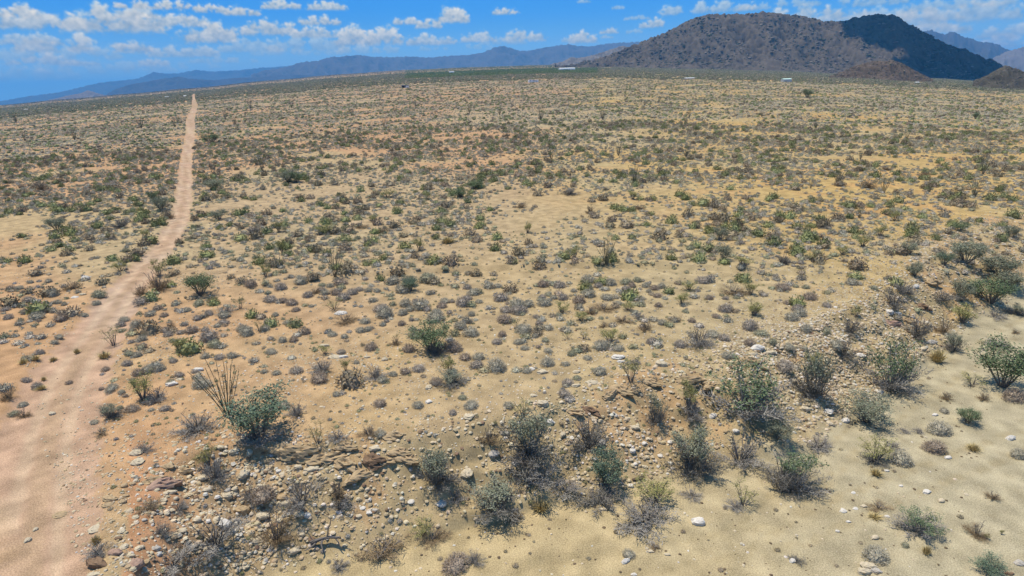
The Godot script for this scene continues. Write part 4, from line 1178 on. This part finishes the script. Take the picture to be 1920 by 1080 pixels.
func make_boulders() -> void:
	var f := 480.0 / 1851.0
	var crops := [
		[0, 800, [[435, 655, 90, 60, "rock_tan", "angular tan boulder lying out on the bare dirt track"], [690, 755, 80, 75, "rock_pale", "smooth pale boulder at the orange edge of the track"], [990, 205, 85, 55, "rock_pale", "upper one of two pale boulders stacked by a dead shrub"], [1000, 272, 80, 65, "rock_pale", "lower one of two pale boulders stacked by a dead shrub"], [975, 370, 40, 30, "rock_pale"], [800, 540, 120, 45, "rock_tan"], [780, 580, 70, 40, "rock_tan"], [890, 555, 40, 40, "rock_tan"], [910, 510, 50, 30, "rock_tan"], [880, 765, 45, 40, "rock_pale"], [895, 880, 50, 50, "rock_pale"], [840, 930, 85, 60, "rock_pink"], [945, 950, 60, 35, "rock_pale"], [990, 1020, 80, 90, "rock_pink", "tall pinkish boulder below a row of pale stones"], [710, 1025, 140, 70, "rock_brown", "dark brown boulder under a dead shrub near the track"], [690, 1085, 80, 50, "rock_pale"], [1320, 770, 60, 35, "rock_pale"], [1130, 905, 60, 35, "rock_grey"], [1185, 545, 50, 35, "rock_pale"], [1240, 490, 80, 40, "rock_pale"], [1625, 745, 90, 75, "rock_white", "round whitish boulder set in rubble on the bank"], [1760, 648, 90, 65, "rock_tan", "round orange tan boulder set in rubble on the bank"], [1470, 390, 60, 55, "rock_pale"], [1640, 525, 80, 50, "rock_pale"], [1565, 685, 45, 45, "rock_pale"], [1690, 205, 60, 40, "rock_pale"], [1430, 695, 55, 40, "rock_pale"], [1600, 170, 50, 40, "rock_pale"], [900, 440, 45, 35, "rock_tan"], [960, 425, 40, 30, "rock_tan"], [860, 820, 45, 35, "rock_brown"], [1060, 990, 40, 40, "rock_tan"], [1220, 310, 80, 40, "rock_tan"], [1810, 215, 40, 60, "rock_pale"], [1770, 370, 70, 60, "rock_pale"], [1500, 475, 60, 35, "rock_pale"], [205, 830, 40, 40, "rock_pale"], [260, 750, 30, 30, "rock_pale"], [1650, 480, 40, 40, "rock_grey"], [1700, 470, 40, 40, "rock_pale"]]],
		[480, 800, [[1525, 368, 78, 80, "rock_pale", "egg shaped pale boulder resting on the stony bank"], [860, 185, 65, 42, "rock_pale"], [190, 535, 70, 50, "rock_tan"], [215, 585, 65, 35, "rock_pale"], [320, 668, 70, 50, "rock_pale"], [375, 665, 45, 40, "rock_white"], [60, 690, 85, 65, "rock_pale"], [280, 935, 75, 42, "rock_pale"], [110, 265, 90, 40, "rock_tan"], [860, 615, 45, 35, "rock_grey"], [335, 800, 42, 30, "rock_pale"], [405, 835, 42, 42, "rock_brown"], [15, 850, 70, 60, "rock_pale"], [1120, 560, 45, 40, "rock_white"], [1345, 580, 65, 60, "rock_white"], [190, 350, 42, 35, "rock_pale"], [165, 335, 35, 30, "rock_white"], [310, 320, 60, 30, "rock_pale"], [400, 330, 80, 35, "rock_pale"], [820, 640, 35, 30, "rock_white"], [770, 600, 40, 30, "rock_white"], [1720, 230, 70, 60, "rock_grey"], [1800, 70, 60, 45, "rock_grey"], [740, 665, 35, 28, "rock_pale"]]],
		[960, 800, [[1345, 715, 85, 60, "rock_white", "bright white stone lying alone on open sand"], [820, 992, 60, 28, "rock_white", "flat white stone in front of a small grey bush"], [1000, 915, 42, 22, "rock_pale"], [1125, 936, 38, 22, "rock_pale"], [870, 200, 42, 38, "rock_white"], [955, 135, 32, 30, "rock_white"], [1070, 220, 36, 32, "rock_white"], [858, 442, 40, 30, "rock_white"], [895, 30, 52, 40, "rock_pale"], [605, 248, 30, 30, "rock_white"], [1140, 128, 32, 32, "rock_white"], [20, 280, 42, 36, "rock_white"], [640, 140, 60, 60, "rock_grey"], [365, 75, 40, 40, "rock_pale"], [430, 90, 30, 50, "rock_white"], [1620, 50, 40, 40, "rock_white"], [890, 285, 30, 24, "rock_white"], [960, 305, 40, 20, "rock_pale"], [880, 1078, 40, 20, "rock_white"], [660, 612, 50, 24, "rock_pale"], [855, 250, 34, 28, "rock_pale"]]],
		[1440, 800, [[175, 982, 42, 34, "rock_white", "white stone beside a small dark twig heap on sand"], [540, 618, 42, 38, "rock_white"], [770, 818, 55, 30, "rock_pale"], [860, 325, 28, 20, "rock_white"], [1145, 485, 55, 36, "rock_white"], [1250, 548, 42, 30, "rock_pale"], [615, 485, 36, 22, "rock_white"], [960, 436, 26, 18, "rock_white"], [1300, 236, 44, 26, "rock_white"], [1750, 98, 64, 26, "rock_white", "flat white stone out on the open wash"], [730, 1030, 90, 60, "rock_pale"], [690, 1075, 90, 45, "rock_pale"], [780, 1060, 60, 40, "rock_grey"], [860, 655, 34, 18, "rock_white"], [500, 764, 28, 18, "rock_white"], [580, 696, 30, 16, "rock_white"], [1810, 1000, 70, 45, "rock_grey"], [1740, 1075, 60, 30, "rock_brown"], [1430, 495, 30, 24, "rock_pale"], [630, 600, 40, 26, "rock_white"], [690, 585, 40, 24, "rock_pale"], [905, 740, 34, 18, "rock_pale"]]],
		[480, 520, [[612, 272, 80, 45, "rock_white", "bright white boulder in front of a brown bush on the plain"], [1540, 1025, 75, 75, "rock_pale"], [570, 590, 90, 40, "rock_pale"], [635, 585, 60, 30, "rock_white"], [1250, 910, 40, 40, "rock_white"], [1250, 800, 40, 45, "rock_pale"], [1530, 750, 40, 35, "rock_pale"], [500, 505, 60, 30, "rock_pale"], [930, 605, 45, 25, "rock_pale"], [805, 585, 40, 25, "rock_pale"], [1500, 765, 50, 25, "rock_pale"]]],
		[960, 520, [[765, 595, 95, 60, "rock_white", "white boulder beside an olive creosote on the plain's edge"], [785, 618, 55, 25, "rock_white"], [1075, 645, 75, 45, "rock_pale"], [220, 700, 65, 40, "rock_pale"], [465, 695, 55, 35, "rock_pale"], [575, 775, 85, 28, "rock_pale"], [460, 795, 65, 35, "rock_pale"], [220, 940, 75, 50, "rock_pale"], [270, 1065, 55, 40, "rock_white"], [120, 915, 42, 35, "rock_pale"], [155, 865, 40, 40, "rock_pale"], [1450, 1018, 55, 36, "rock_white"], [1085, 605, 26, 24, "rock_white"], [835, 1032, 42, 30, "rock_pale"], [140, 672, 42, 36, "rock_white"], [1770, 525, 100, 40, "rock_white"], [1740, 605, 70, 50, "rock_white"], [1745, 570, 60, 26, "rock_pale"], [640, 690, 60, 50, "rock_grey"]]],
		[1440, 520, [[875, 270, 50, 45, "rock_white"], [935, 272, 45, 45, "rock_white"], [435, 985, 60, 70, "rock_white", "largest white boulder at the foot of the stony bank"], [665, 580, 60, 40, "rock_white"], [805, 838, 55, 36, "rock_white"], [20, 565, 60, 35, "rock_pale"], [265, 970, 55, 35, "rock_pale"], [1120, 530, 50, 30, "rock_pale"], [1065, 80, 50, 26, "rock_white"], [1205, 1003, 42, 22, "rock_white"], [560, 1050, 50, 40, "rock_white"], [445, 1065, 40, 36, "rock_pale"], [180, 770, 45, 36, "rock_pale"], [1180, 480, 80, 36, "rock_grey"]]],
		[0, 520, [[1225, 75, 80, 45, "rock_white"], [1090, 155, 60, 36, "rock_white"], [1385, 160, 60, 45, "rock_tan"], [1245, 785, 65, 45, "rock_white"], [1440, 680, 60, 45, "rock_white"], [620, 20, 60, 30, "rock_white"], [540, 150, 45, 30, "rock_white"], [600, 130, 50, 30, "rock_pale"], [1300, 745, 50, 25, "rock_pale"], [1130, 125, 40, 30, "rock_pale"], [905, 535, 30, 36, "rock_tan"], [1430, 770, 50, 36, "rock_pale"], [380, 995, 40, 30, "rock_pale"]]],
	]
	for c in crops:
		for s in c[2]:
			boulder(c[0] + s[0] * f, c[1] + s[1] * f, s[2] * f, s[3] * f, s[4], s[5] if s.size() > 5 else "")
	# crumbling hard layer that crops out along the bank
	var ledges := [
		[480, 800, [[120, 215, 160, 50, "rock_tan"], [230, 250, 190, 60, "rock_tan"], [340, 265, 200, 55, "rock_tan"], [470, 290, 170, 70, "rock_tan"], [560, 265, 180, 80, "rock_tan"], [640, 330, 200, 80, "rock_tan"], [760, 410, 170, 80, "rock_tan"], [860, 300, 150, 110, "rock_brown", "dark brown undercut lump of the crumbling ledge"], [1040, 240, 150, 60, "rock_tan"], [1090, 300, 180, 45, "rock_tan"], [950, 290, 110, 50, "rock_tan"], [650, 200, 150, 40, "rock_tan"], [1010, 110, 150, 36, "rock_tan"]]],
		[0, 800, [[1180, 460, 200, 70, "rock_pink"], [1330, 350, 120, 60, "rock_tan"], [1120, 420, 150, 50, "rock_tan"]]],
		[960, 520, [[780, 850, 170, 50, "rock_tan"], [860, 840, 110, 50, "rock_tan"], [700, 880, 120, 40, "rock_tan"], [1000, 800, 130, 40, "rock_tan"], [1260, 790, 160, 45, "rock_tan"], [1340, 775, 120, 36, "rock_tan"], [1420, 840, 130, 40, "rock_tan"], [1720, 650, 190, 40, "rock_tan"], [560, 1000, 130, 60, "rock_brown"], [450, 1010, 120, 55, "rock_tan"]]],
		[1440, 520, [[640, 560, 110, 60, "rock_tan"], [870, 345, 130, 50, "rock_pink"], [1110, 230, 90, 70, "rock_brown"], [1180, 60, 110, 70, "rock_tan"], [990, 330, 100, 50, "rock_tan"]]],
	]
	for c in ledges:
		for s in c[2]:
			boulder(c[0] + s[0] * f, c[1] + s[1] * f, s[2] * f, s[3] * f, s[4], s[5] if s.size() > 5 else "", true)

func make_gravel() -> void:
	# rubble heaps on the bank: pixel, radius in metres, share
	var heaps: Array = []
	for q in [[1540, 715, 5.0, 0.9], [1600, 690, 5.0, 0.8], [1500, 640, 6.0, 0.6], [1640, 610, 6.0, 0.8], [1690, 560, 7.0, 0.6], [1440, 690, 4.0, 0.6], [1760, 500, 9.0, 0.5], [1850, 450, 12.0, 0.5], [1180, 830, 3.0, 0.55], [1090, 850, 2.5, 0.5], [930, 850, 2.5, 0.5], [640, 930, 2.5, 0.45], [520, 960, 2.5, 0.7], [430, 990, 2.5, 0.85], [420, 900, 2.0, 0.6], [480, 830, 2.0, 0.5], [1060, 790, 2.0, 0.5], [330, 890, 1.5, 0.4], [330, 1030, 2.0, 0.4], [1300, 740, 3.0, 0.4], [1380, 650, 4.0, 0.45], [1150, 660, 3.0, 0.4], [700, 690, 3.5, 0.35], [540, 700, 3.0, 0.4], [370, 530, 4.0, 0.4], [330, 640, 3.0, 0.4]]:
		var hp := hit(q[0], q[1])
		heaps.append([hp.x, hp.z, q[2], q[3]])
	rng.seed = 8100
	var bufs: Array = []
	for k in 4:
		bufs.append(PackedFloat32Array())
	var made := 0
	var single := 0
	var spots: Array = []
	for hp in heaps:
		for k in int(hp[2] * hp[2] * hp[3] * 165.0):
			spots.append([hp[0] + rng.randfn(0, hp[2] * 0.62), hp[1] + rng.randfn(0, hp[2] * 0.62)])
	print("rubble ", spots.size())
	for k in 170000 + spots.size():
		var a := deg_to_rad(rng.randf_range(-41, 41))
		var r := 17.0 * pow(8.0, rng.randf())
		var keep := rng.randf()
		var s0 := rng.randf()
		var u := rng.randf()
		var x := sin(a) * r
		var z := -cos(a) * r
		if k >= 170000:
			x = spots[k - 170000][0]
			z = spots[k - 170000][1]
			keep = 0.0
		var patch := n_patch.get_noise_2d(x * 1.1 + 500.0, z * 1.1)
		if keep > 0.97:
			continue
		var h := ground(x, z)
		var want := 0.05
		if zone_t > 0.97:
			want = 0.045 + 0.06 * smoothstep(0.25, 0.5, patch)
		elif zone_t > 0.0:
			want = 0.14 + 0.3 * smoothstep(-0.2, 0.3, patch)
			want *= 1.0 - 0.55 * smoothstep(0.8, 0.97, zone_t)
		elif road_d < 1.0:
			want = (0.25 + 0.45 * smoothstep(0.0, 0.3, patch)) if r < 45.0 else 0.03
		else:
			want = 0.26 + 0.4 * smoothstep(-0.05, 0.35, patch)
			if road_d < 1.5:
				want = maxf(want, 0.65)
		if k >= 170000 and (road_d < 1.1 or zone_t > 0.97):
			continue
		if keep > want:
			continue
		var s := lerpf(0.04, 0.28, pow(s0, 3.2))
		if zone_t == 0.0 or zone_t > 0.97:
			s = lerpf(0.03, 0.17, pow(s0, 3.0))
		var col := Color(0.69, 0.61, 0.46).lerp(Color(0.48, 0.375, 0.225), u)
		if zone_t > 0.97 and u > 0.45:
			col = Color(0.17, 0.13, 0.085)
		elif u < 0.12:
			col = Color(0.68, 0.64, 0.56)
		elif u > 0.93:
			col = Color(0.26, 0.18, 0.12)
		var p := Vector3(x, h - s * 0.06, z)
		if s > 0.225 and single < 90:
			single += 1
			var o := put("boulder", meshes.rock[single % 8], M[["rock_pale", "rock_tan", "rock_white", "rock_grey"][single % 4]])
			o.transform = Transform3D(Basis(Vector3.UP, s0 * 900.0).scaled_local(Vector3(s, s, s * 0.8)), p)
			var word: String = ["pale", "tan", "white", "light grey"][single % 4]
			var by := beside(p, s)
			var words: String = word + " weathered stone " + (by if by else zone_words(p))
			tag(o, words, "rock", words)
			continue
		pack(bufs[k % 4], p, s * rng.randf_range(0.8, 1.25), s * rng.randf_range(0.7, 1.1), rng.randf() * TAU, tone(col, 0.15))
		made += 1
	var root := base("gravel", Vector3.ZERO)
	tag(root, "loose pale stones strewn over the bank and plain", "gravel", "", "stuff")
	for k in 4:
		root.add_child(multi("stones", meshes.stone[k], M.stones, bufs[k]), true)
	print("gravel ", made)

# ------------------------------------------------------------------ scrub over the plain
func make_scrub() -> void:
	var near: Array = []
	var far: Array = []
	for k in 3:
		near.append(PackedFloat32Array())
		far.append(PackedFloat32Array())
	var twig_buf := PackedFloat32Array()
	for s in scrub_rest:
		pack(near[0], s[0], s[1], s[2], s[3], tone(Color(0.29, 0.27, 0.24), 0.15))
	rng.seed = 7100
	var bands := [[30.0, 110.0, 1.9, 0], [110.0, 260.0, 1.9, 0], [260.0, 480.0, 1.35, 1], [480.0, 950.0, 0.42, 1], [950.0, 2600.0, 0.05, 1], [2600.0, 5600.0, 0.005, 1]]
	for b in bands:
		var wide := deg_to_rad(43.0)
		var count := int((b[1] * b[1] - b[0] * b[0]) * wide * b[2])
		for k in count:
			var a := rng.randf_range(-wide, wide)
			var r := sqrt(lerpf(b[0] * b[0], b[1] * b[1], rng.randf()))
			var u := rng.randf()
			var turn := rng.randf() * TAU
			var s0 := rng.randf()
			var v := rng.randf()
			var x := sin(a) * r
			var z := -cos(a) * r
			var patch := n_patch.get_noise_2d(x * 0.9 + 900.0, z * 0.9)
			var thin := n_hill.get_noise_2d(x * 2.2 + 70.0, z * 2.2 - 40.0)
			if u > 0.66 + patch * 0.9 + thin * 0.8:
				continue
			var h := ground(x, z)
			if zone_t > 0.55 or road_d < 1.1:
				continue
			var p := Vector3(x, h - 0.02, z)
			if r < 110.0:
				var q := pixel(p)
				if q.y > 505.0 and q.x > -20.0 and q.x < 1940.0 and (q.y > 800.0 or v * 7.7 - int(v * 7.7) > 0.34 * (1.0 - smoothstep(600.0, 800.0, q.y))):
					continue
			var w := lerpf(0.32, 1.1, s0 * s0)
			var hh := w * rng.randf_range(0.6, 0.95)
			var col := Color(0.35, 0.315, 0.24)
			if v < 0.2:
				col = Color(0.31, 0.295, 0.185)
			elif v < 0.32:
				col = Color(0.31, 0.25, 0.17)
			elif v < 0.42:
				col = Color(0.36, 0.32, 0.19)
			# taller creosote and brush among the cushions
			if s0 > 0.955:
				w = rng.randf_range(1.1, 2.0)
				hh = w * rng.randf_range(0.8, 1.2)
				col = Color(0.22, 0.225, 0.10) if v < 0.6 else Color(0.25, 0.20, 0.13)
			if r > 950.0:
				w = rng.randf_range(2.0, 4.5)
				hh = w * rng.randf_range(0.55, 1.0)
				col = Color(0.165, 0.17, 0.095) if v < 0.6 else Color(0.23, 0.20, 0.135)
				# greener growth along a far drainage line
				var q2 := pixel(p)
				if q2.x > 760.0 and q2.x < 1120.0 and r > 1400.0:
					w *= 1.4
					col = Color(0.11, 0.14, 0.055)
			elif r > 480.0:
				w *= 1.45
				hh *= 1.3
			col = tone(col, 0.3)
			if b[3] == 0:
				pack(near[k % 3], p, w, hh, turn, col)
			else:
				pack(far[k % 3], p, w * 1.1, hh * 1.1, turn, col)
	# small seedlings between the cushions of the near plain
	for k in 2600:
		var a := deg_to_rad(rng.randf_range(-41, 41))
		var r := rng.randf_range(22, 75)
		var turn := rng.randf() * TAU
		var s := rng.randf_range(0.14, 0.34)
		var x := sin(a) * r
		var z := -cos(a) * r
		var h := ground(x, z)
		if road_d < 1.2 or (zone_t > 0.97 and k % 6 > 0):
			continue
		pack(twig_buf, Vector3(x, h - 0.01, z), s, s * 0.8, turn, tone([Color(0.28, 0.23, 0.15), Color(0.27, 0.25, 0.21), Color(0.27, 0.25, 0.13)][k % 3], 0.25))
	var root := base("low_scrub", Vector3.ZERO)
	tag(root, "endless low grey green desert scrub covering the plain", "scrub", "", "stuff")
	var n := 0
	for k in 3:
		root.add_child(multi("cushions", meshes.mound_mid[k], M.scrub, near[k]), true)
		root.add_child(multi("brush", meshes.clump[k], M.scrub, far[k]), true)
		n += near[k].size() / 16 + far[k].size() / 16
	root.add_child(multi("seedlings", meshes.mound_mid[0], M.scrub, twig_buf), true)
	print("scrub ", n)

# ------------------------------------------------------------------ things people left, and dead wood
func make_dead_wood() -> void:
	var p := hit(612, 1022)
	var m := metres_per_pixel(p)
	rng.seed = 77
	var right := Vector3(view.x.x, 0, view.x.z).normalized()
	var turn := atan2(-right.z, right.x)
	var o := base("dead_tree", p + Vector3(0, 0.02, 0), turn)
	var k := m * 480.0 / 1851.0
	var limb := func(called: String, pts: Array, r0: float, r1: float, parent: Node) -> Node3D:
		var s := Shape.new()
		var q: Array = []
		for a in pts:
			q.append(Vector3(a[0] * k, a[1] * k, a[2] * k))
		# twisting strands side by side, as in split weathered wood
		for j in 4:
			var strand: Array = []
			for i in q.size():
				var t := TAU * j / 4.0 + i * 0.7
				strand.append(q[i] + Vector3(cos(t) * 0.4, sin(t) * 0.55, sin(t + 1.0) * 0.4) * lerpf(r0, r1, float(i) / (q.size() - 1)))
			s.tube(strand, r0 * 0.62, r1 * 0.6, 6, tone(Color(1, 1, 1), 0.25))
		return put(called, s.mesh(), M.dead_wood, parent)
	limb.call("trunk", [[-110, 20, 0], [-70, 40, 5], [-20, 52, 0], [30, 62, -4], [80, 60, 0], [110, 66, 6]], 0.10, 0.06, o)
	limb.call("root", [[-20, 50, 0], [-25, 30, 30], [-10, 5, 55], [-15, 0, 75]], 0.06, 0.03, o)
	limb.call("root", [[-60, 40, 0], [-80, 20, 25], [-110, 4, 40], [-140, 0, 55]], 0.055, 0.02, o)
	limb.call("root", [[70, 60, 0], [95, 40, 20], [105, 15, 30], [120, -2, 36]], 0.05, 0.025, o)
	limb.call("root", [[90, 58, 0], [130, 40, 0], [165, 25, 10], [190, 0, 16]], 0.03, 0.012, o)
	var b: Node3D = limb.call("branch", [[10, 58, 0], [20, 90, -6], [25, 125, -8], [42, 160, -12], [52, 200, -16]], 0.045, 0.02, o)
	limb.call("twig", [[52, 196, -16], [35, 222, -20], [10, 232, -24], [-20, 262, -26]], 0.022, 0.008, b)
	limb.call("branch", [[-90, 30, 0], [-110, 70, -6], [-130, 100, -10]], 0.03, 0.012, o)
	tag(o, "gnarled grey dead trunk lying at the foot of the rubble bank", "dead wood")
	var q := hit(1196, 900)
	var l := base("fallen_log", q + Vector3(0, 0.06, 0), turn + 0.2)
	var s := Shape.new()
	for j in 5:
		var t := TAU * j / 5.0
		var off := Vector3(0, cos(t), sin(t)) * 0.05
		s.tube([Vector3(-0.32, 0, 0) + off * 0.6, Vector3(-0.1, 0.03, 0.02) + off, Vector3(0.2, 0.05, 0) + off * 1.2, Vector3(0.36, 0.04, -0.04) + off], 0.045, 0.055, 6, tone(Color(0.6, 0.5, 0.45), 0.2))
	put("log", s.mesh(), M.dead_wood, l)
	tag(l, "short dark log above the dead grey shrub on the sand", "log")

func solid(col: Color, rough := 0.6) -> StandardMaterial3D:
	return plain(col, rough)

func make_buildings() -> void:
	var white := solid(Color(0.78, 0.79, 0.77))
	var teal := solid(Color(0.45, 0.62, 0.55))
	var dark := solid(Color(0.03, 0.03, 0.035))
	var glass := solid(Color(0.06, 0.075, 0.09), 0.15)
	var metal := solid(Color(0.45, 0.46, 0.45), 0.5)
	var tan_ := solid(Color(0.42, 0.34, 0.25))
	# the caravan
	var p := hit(1000, 155)
	var L := 19.0 * metres_per_pixel(p)
	var H := L * 0.27
	var W := L * 0.26
	var o := base("travel_trailer", p, 0.12)
	var s := Shape.new()
	var prof := [Vector2(-0.5, 0.12), Vector2(0.5, 0.12), Vector2(0.5, 0.8), Vector2(0.46, 1.0), Vector2(-0.42, 1.0), Vector2(-0.5, 0.75)]
	for i in prof.size():
		var a: Vector2 = prof[i]
		var b: Vector2 = prof[(i + 1) % prof.size()]
		s.quad(Vector3(a.x * L, a.y * H, W / 2), Vector3(b.x * L, b.y * H, W / 2), Vector3(b.x * L, b.y * H, -W / 2), Vector3(a.x * L, a.y * H, -W / 2), Color.WHITE)
		if i > 0 and i < prof.size() - 1:
			var c: Vector2 = prof[0]
			for z in [W / 2, -W / 2]:
				s.tri(Vector3(c.x * L, c.y * H, z), Vector3(a.x * L, a.y * H, z), Vector3(b.x * L, b.y * H, z), Color.WHITE)
	put("body", s.mesh(), white, o)
	var st := Shape.new()
	st.box(Vector3(-L * 0.49, H * 0.3, W / 2), Vector3(L * 0.49, H * 0.42, W / 2 + 0.03), Color.WHITE)
	put("stripe", st.mesh(), teal, o)
	for x in [-0.3, -0.02, 0.14]:
		var wn := Shape.new()
		wn.box(Vector3((x - 0.05) * L, H * 0.55, W / 2), Vector3((x + 0.05) * L, H * 0.8, W / 2 + 0.04), Color.WHITE)
		put("window", wn.mesh(), glass, o)
	var dr := Shape.new()
	dr.box(Vector3(L * 0.27, H * 0.15, W / 2), Vector3(L * 0.34, H * 0.85, W / 2 + 0.05), Color.WHITE)
	put("door", dr.mesh(), metal, o)
	for x in [-0.06, 0.05]:
		for z in [W / 2 - 0.1, -W / 2 + 0.1]:
			var wh := CylinderMesh.new()
			wh.top_radius = H * 0.13
			wh.bottom_radius = H * 0.13
			wh.height = 0.3
			wh.radial_segments = 14
			var w := put("wheel", wh, dark, o)
			w.rotation.x = PI / 2
			w.position = Vector3(x * L, H * 0.13, z)
	tag(o, "white travel trailer parked far out among the scrub", "trailer")
	# sheds and houses: pixel of the base, width, height in pixels, wall, roof
	var list := [
		[760, 165, 13, 6.5, dark, white, "shed", "small black shed with white end wall out in the scrub", "shed"],
		[1063, 131, 30, 4.5, white, white, "long_building", "long low white building near the foot of the mountain", "building"],
		[847, 137, 9, 4, white, metal, "house", "tiny white house on the far plain below the range", "house"],
		[1292, 149, 17, 4, tan_, white, "long_building", "low pale roofed building below the dark mountain", "building"],
		[1474, 153, 16, 7, metal, teal, "barn", "grey green barn in front of the mountain foot", "barn"],
		[313, 183, 6, 3, white, metal, "house", "tiny white house standing off the end of the dirt track", "house"],
		[347, 181, 4, 2.6, white, white, "shed", "tiny white shed close to the end of the dirt track", "shed"],
		[1719, 156, 7, 3, white, white, "shed", "tiny white shed beside the low brown boulder hill", "shed"],
		[1466, 131, 4, 2.2, white, white, "house", "tiny pale house at the very foot of the mountain", "house"],
		[50, 206, 7, 2, tan_, white, "shed", "tiny pale shed on the far hazy plain under the faint range", "shed"],
	]
	for b in list:
		var at := hit(b[0], b[1])
		var m := metres_per_pixel(at)
		var w: float = minf(b[2] * m, 60.0)
		var h: float = b[3] * m * 0.8
		var d := minf(w * 0.6, 12.0)
		var n := base(b[6], at - Vector3(0, 0.3, 0), 0.15)
		var wall := Shape.new()
		wall.box(Vector3(-w / 2, 0, -d / 2), Vector3(w / 2, h * 0.75 + 0.3, d / 2), Color.WHITE)
		put("wall", wall.mesh(), b[4], n)
		if b[4] == dark:
			var e := Shape.new()
			e.box(Vector3(w * 0.1, 0.1, d / 2), Vector3(w / 2 + 0.05, h * 0.75 + 0.28, d / 2 + 0.06), Color.WHITE)
			put("end_wall", e.mesh(), white, n)
		var rf := Shape.new()
		var e0 := 0.3
		var y0 := h * 0.75 + 0.32
		var y1 := h + 0.3
		for sgn in [-1.0, 1.0]:
			rf.quad(Vector3(-w / 2 - e0, y0, sgn * (d / 2 + e0)), Vector3(w / 2 + e0, y0, sgn * (d / 2 + e0)), Vector3(w / 2 + e0, y1, 0), Vector3(-w / 2 - e0, y1, 0), Color.WHITE)
			rf.tri(Vector3(sgn * (w / 2 + e0), y0, -d / 2 - e0), Vector3(sgn * (w / 2 + e0), y0, d / 2 + e0), Vector3(sgn * (w / 2 + e0), y1, 0), Color.WHITE)
		put("roof", rf.mesh(), b[5] if b[4] != dark else dark, n)
		var dd := Shape.new()
		dd.box(Vector3(-w * 0.06, 0.2, d / 2), Vector3(w * 0.04, h * 0.6, d / 2 + 0.05), Color.WHITE)
		put("door", dd.mesh(), metal, n)
		tag(n, b[7], b[8])

# ------------------------------------------------------------------ clouds overhead, out of the frame, whose shadows lie on the land
func make_clouds(sun: Vector3) -> void:
	var white := solid(Color(0.85, 0.85, 0.86), 1.0)
	rng.seed = 31
	var lump := rock_mesh(14, 0.35, 0.5, 99)
	# where the shadow falls (metres), its half sizes
	var list: Array = []
	var flank := ray(1888, 118)
	var at := EYE + flank * (2900.0 / sqrt(flank.x * flank.x + flank.z * flank.z))
	list.append([at, 420.0, 560.0, "cloud overhead shading the end of the dark mountain"])
	for q in [[250, 178, 5000.0, 900.0, 500.0, "cloud shading the far flat plain under the faint range"], [560, 145, 5200.0, 800.0, 400.0, "cloud shading the far plain before the long blue range"]]:
		var d := ray(q[0], q[1])
		list.append([EYE + d * q[2], q[3], q[4], q[5]])
	for c in list:
		var up: float = 1900.0 / sun.y
		var root := base("cloud", c[0] + sun * up)
		for k in 9:
			var o := put("puff", lump, white, root)
			var a := rng.randf() * TAU
			var q := sqrt(rng.randf()) * 0.8
			var size := rng.randf_range(0.35, 0.75)
			o.transform = Transform3D(Basis(Vector3.UP, a).scaled_local(Vector3(c[1] * 1.3 * size, 260.0 * size, c[2] * 1.3 * size)), Vector3(cos(a) * q * c[1], rng.randf_range(-60, 60), sin(a) * q * c[2]))
		var heart := put("puff", lump, white, root)
		heart.transform = Transform3D(Basis(Vector3.UP, 0.3).scaled_local(Vector3(c[1] * 1.5, 300.0, c[2] * 1.5)), Vector3.ZERO)
		tag(root, c[3], "cloud", "", "structure")

# ------------------------------------------------------------------
func _ready() -> void:
	view = Basis(Vector3.RIGHT, deg_to_rad(-17.8)) * Basis(Vector3.BACK, deg_to_rad(-1.72))
	view_back = view.inverse()
	n_hill = noise_of(0.012, 1, FastNoiseLite.TYPE_SIMPLEX_SMOOTH, 3)
	n_fine = noise_of(0.45, 2, FastNoiseLite.TYPE_SIMPLEX_SMOOTH, 3)
	n_patch = noise_of(0.06, 3, FastNoiseLite.TYPE_SIMPLEX_SMOOTH, 3)
	var cam := Camera3D.new()
	cam.fov = FOV
	cam.near = 0.5
	cam.far = 60000.0
	cam.transform = Transform3D(view, EYE)
	cam.current = true
	add_child(cam)
	var env := Environment.new()
	env.background_mode = Environment.BG_SKY
	env.sky = make_sky()
	env.sky_rotation = Vector3(0, PI, 0)      # the panorama's middle column looks along -z
	env.tonemap_mode = Environment.TONE_MAPPER_LINEAR
	env.tonemap_exposure = 1.27
	env.sdfgi_enabled = true
	env.ssao_enabled = true
	env.ssil_enabled = true
	env.fog_enabled = true
	env.fog_density = 0.00006
	env.fog_light_color = Color(0.35, 0.735, 1.0)
	var we := WorldEnvironment.new()
	we.environment = env
	add_child(we)
	var sun_dir := Vector3(-0.36, 1.45, -0.17).normalized()
	var sun := DirectionalLight3D.new()
	sun.light_energy = 1.55
	sun.light_color = Color(1.0, 0.965, 0.9)
	sun.light_angular_distance = 0.5
	sun.shadow_enabled = true
	sun.transform = Transform3D(Basis.looking_at(-sun_dir), Vector3(0, 100, 0))
	add_child(sun)
	print("sky ", Time.get_ticks_msec())
	make_materials()
	make_plant_meshes()
	rise_az.append(-1.0); rise_s.append(0.0)
	rise_az.clear(); rise_s.clear()
	make_lines()
	print("lines ", Time.get_ticks_msec())
	make_ground()
	print("ground ", Time.get_ticks_msec())
	make_mountains()
	make_clouds(sun_dir)
	print("hills ", Time.get_ticks_msec())
	make_buildings()
	make_shrubs()
	make_ocotillos()
	make_boulders()
	make_mounds()
	print("plants ", Time.get_ticks_msec())
	make_dead_wood()
	make_gravel()
	make_scrub()
	print("done ", Time.get_ticks_msec())
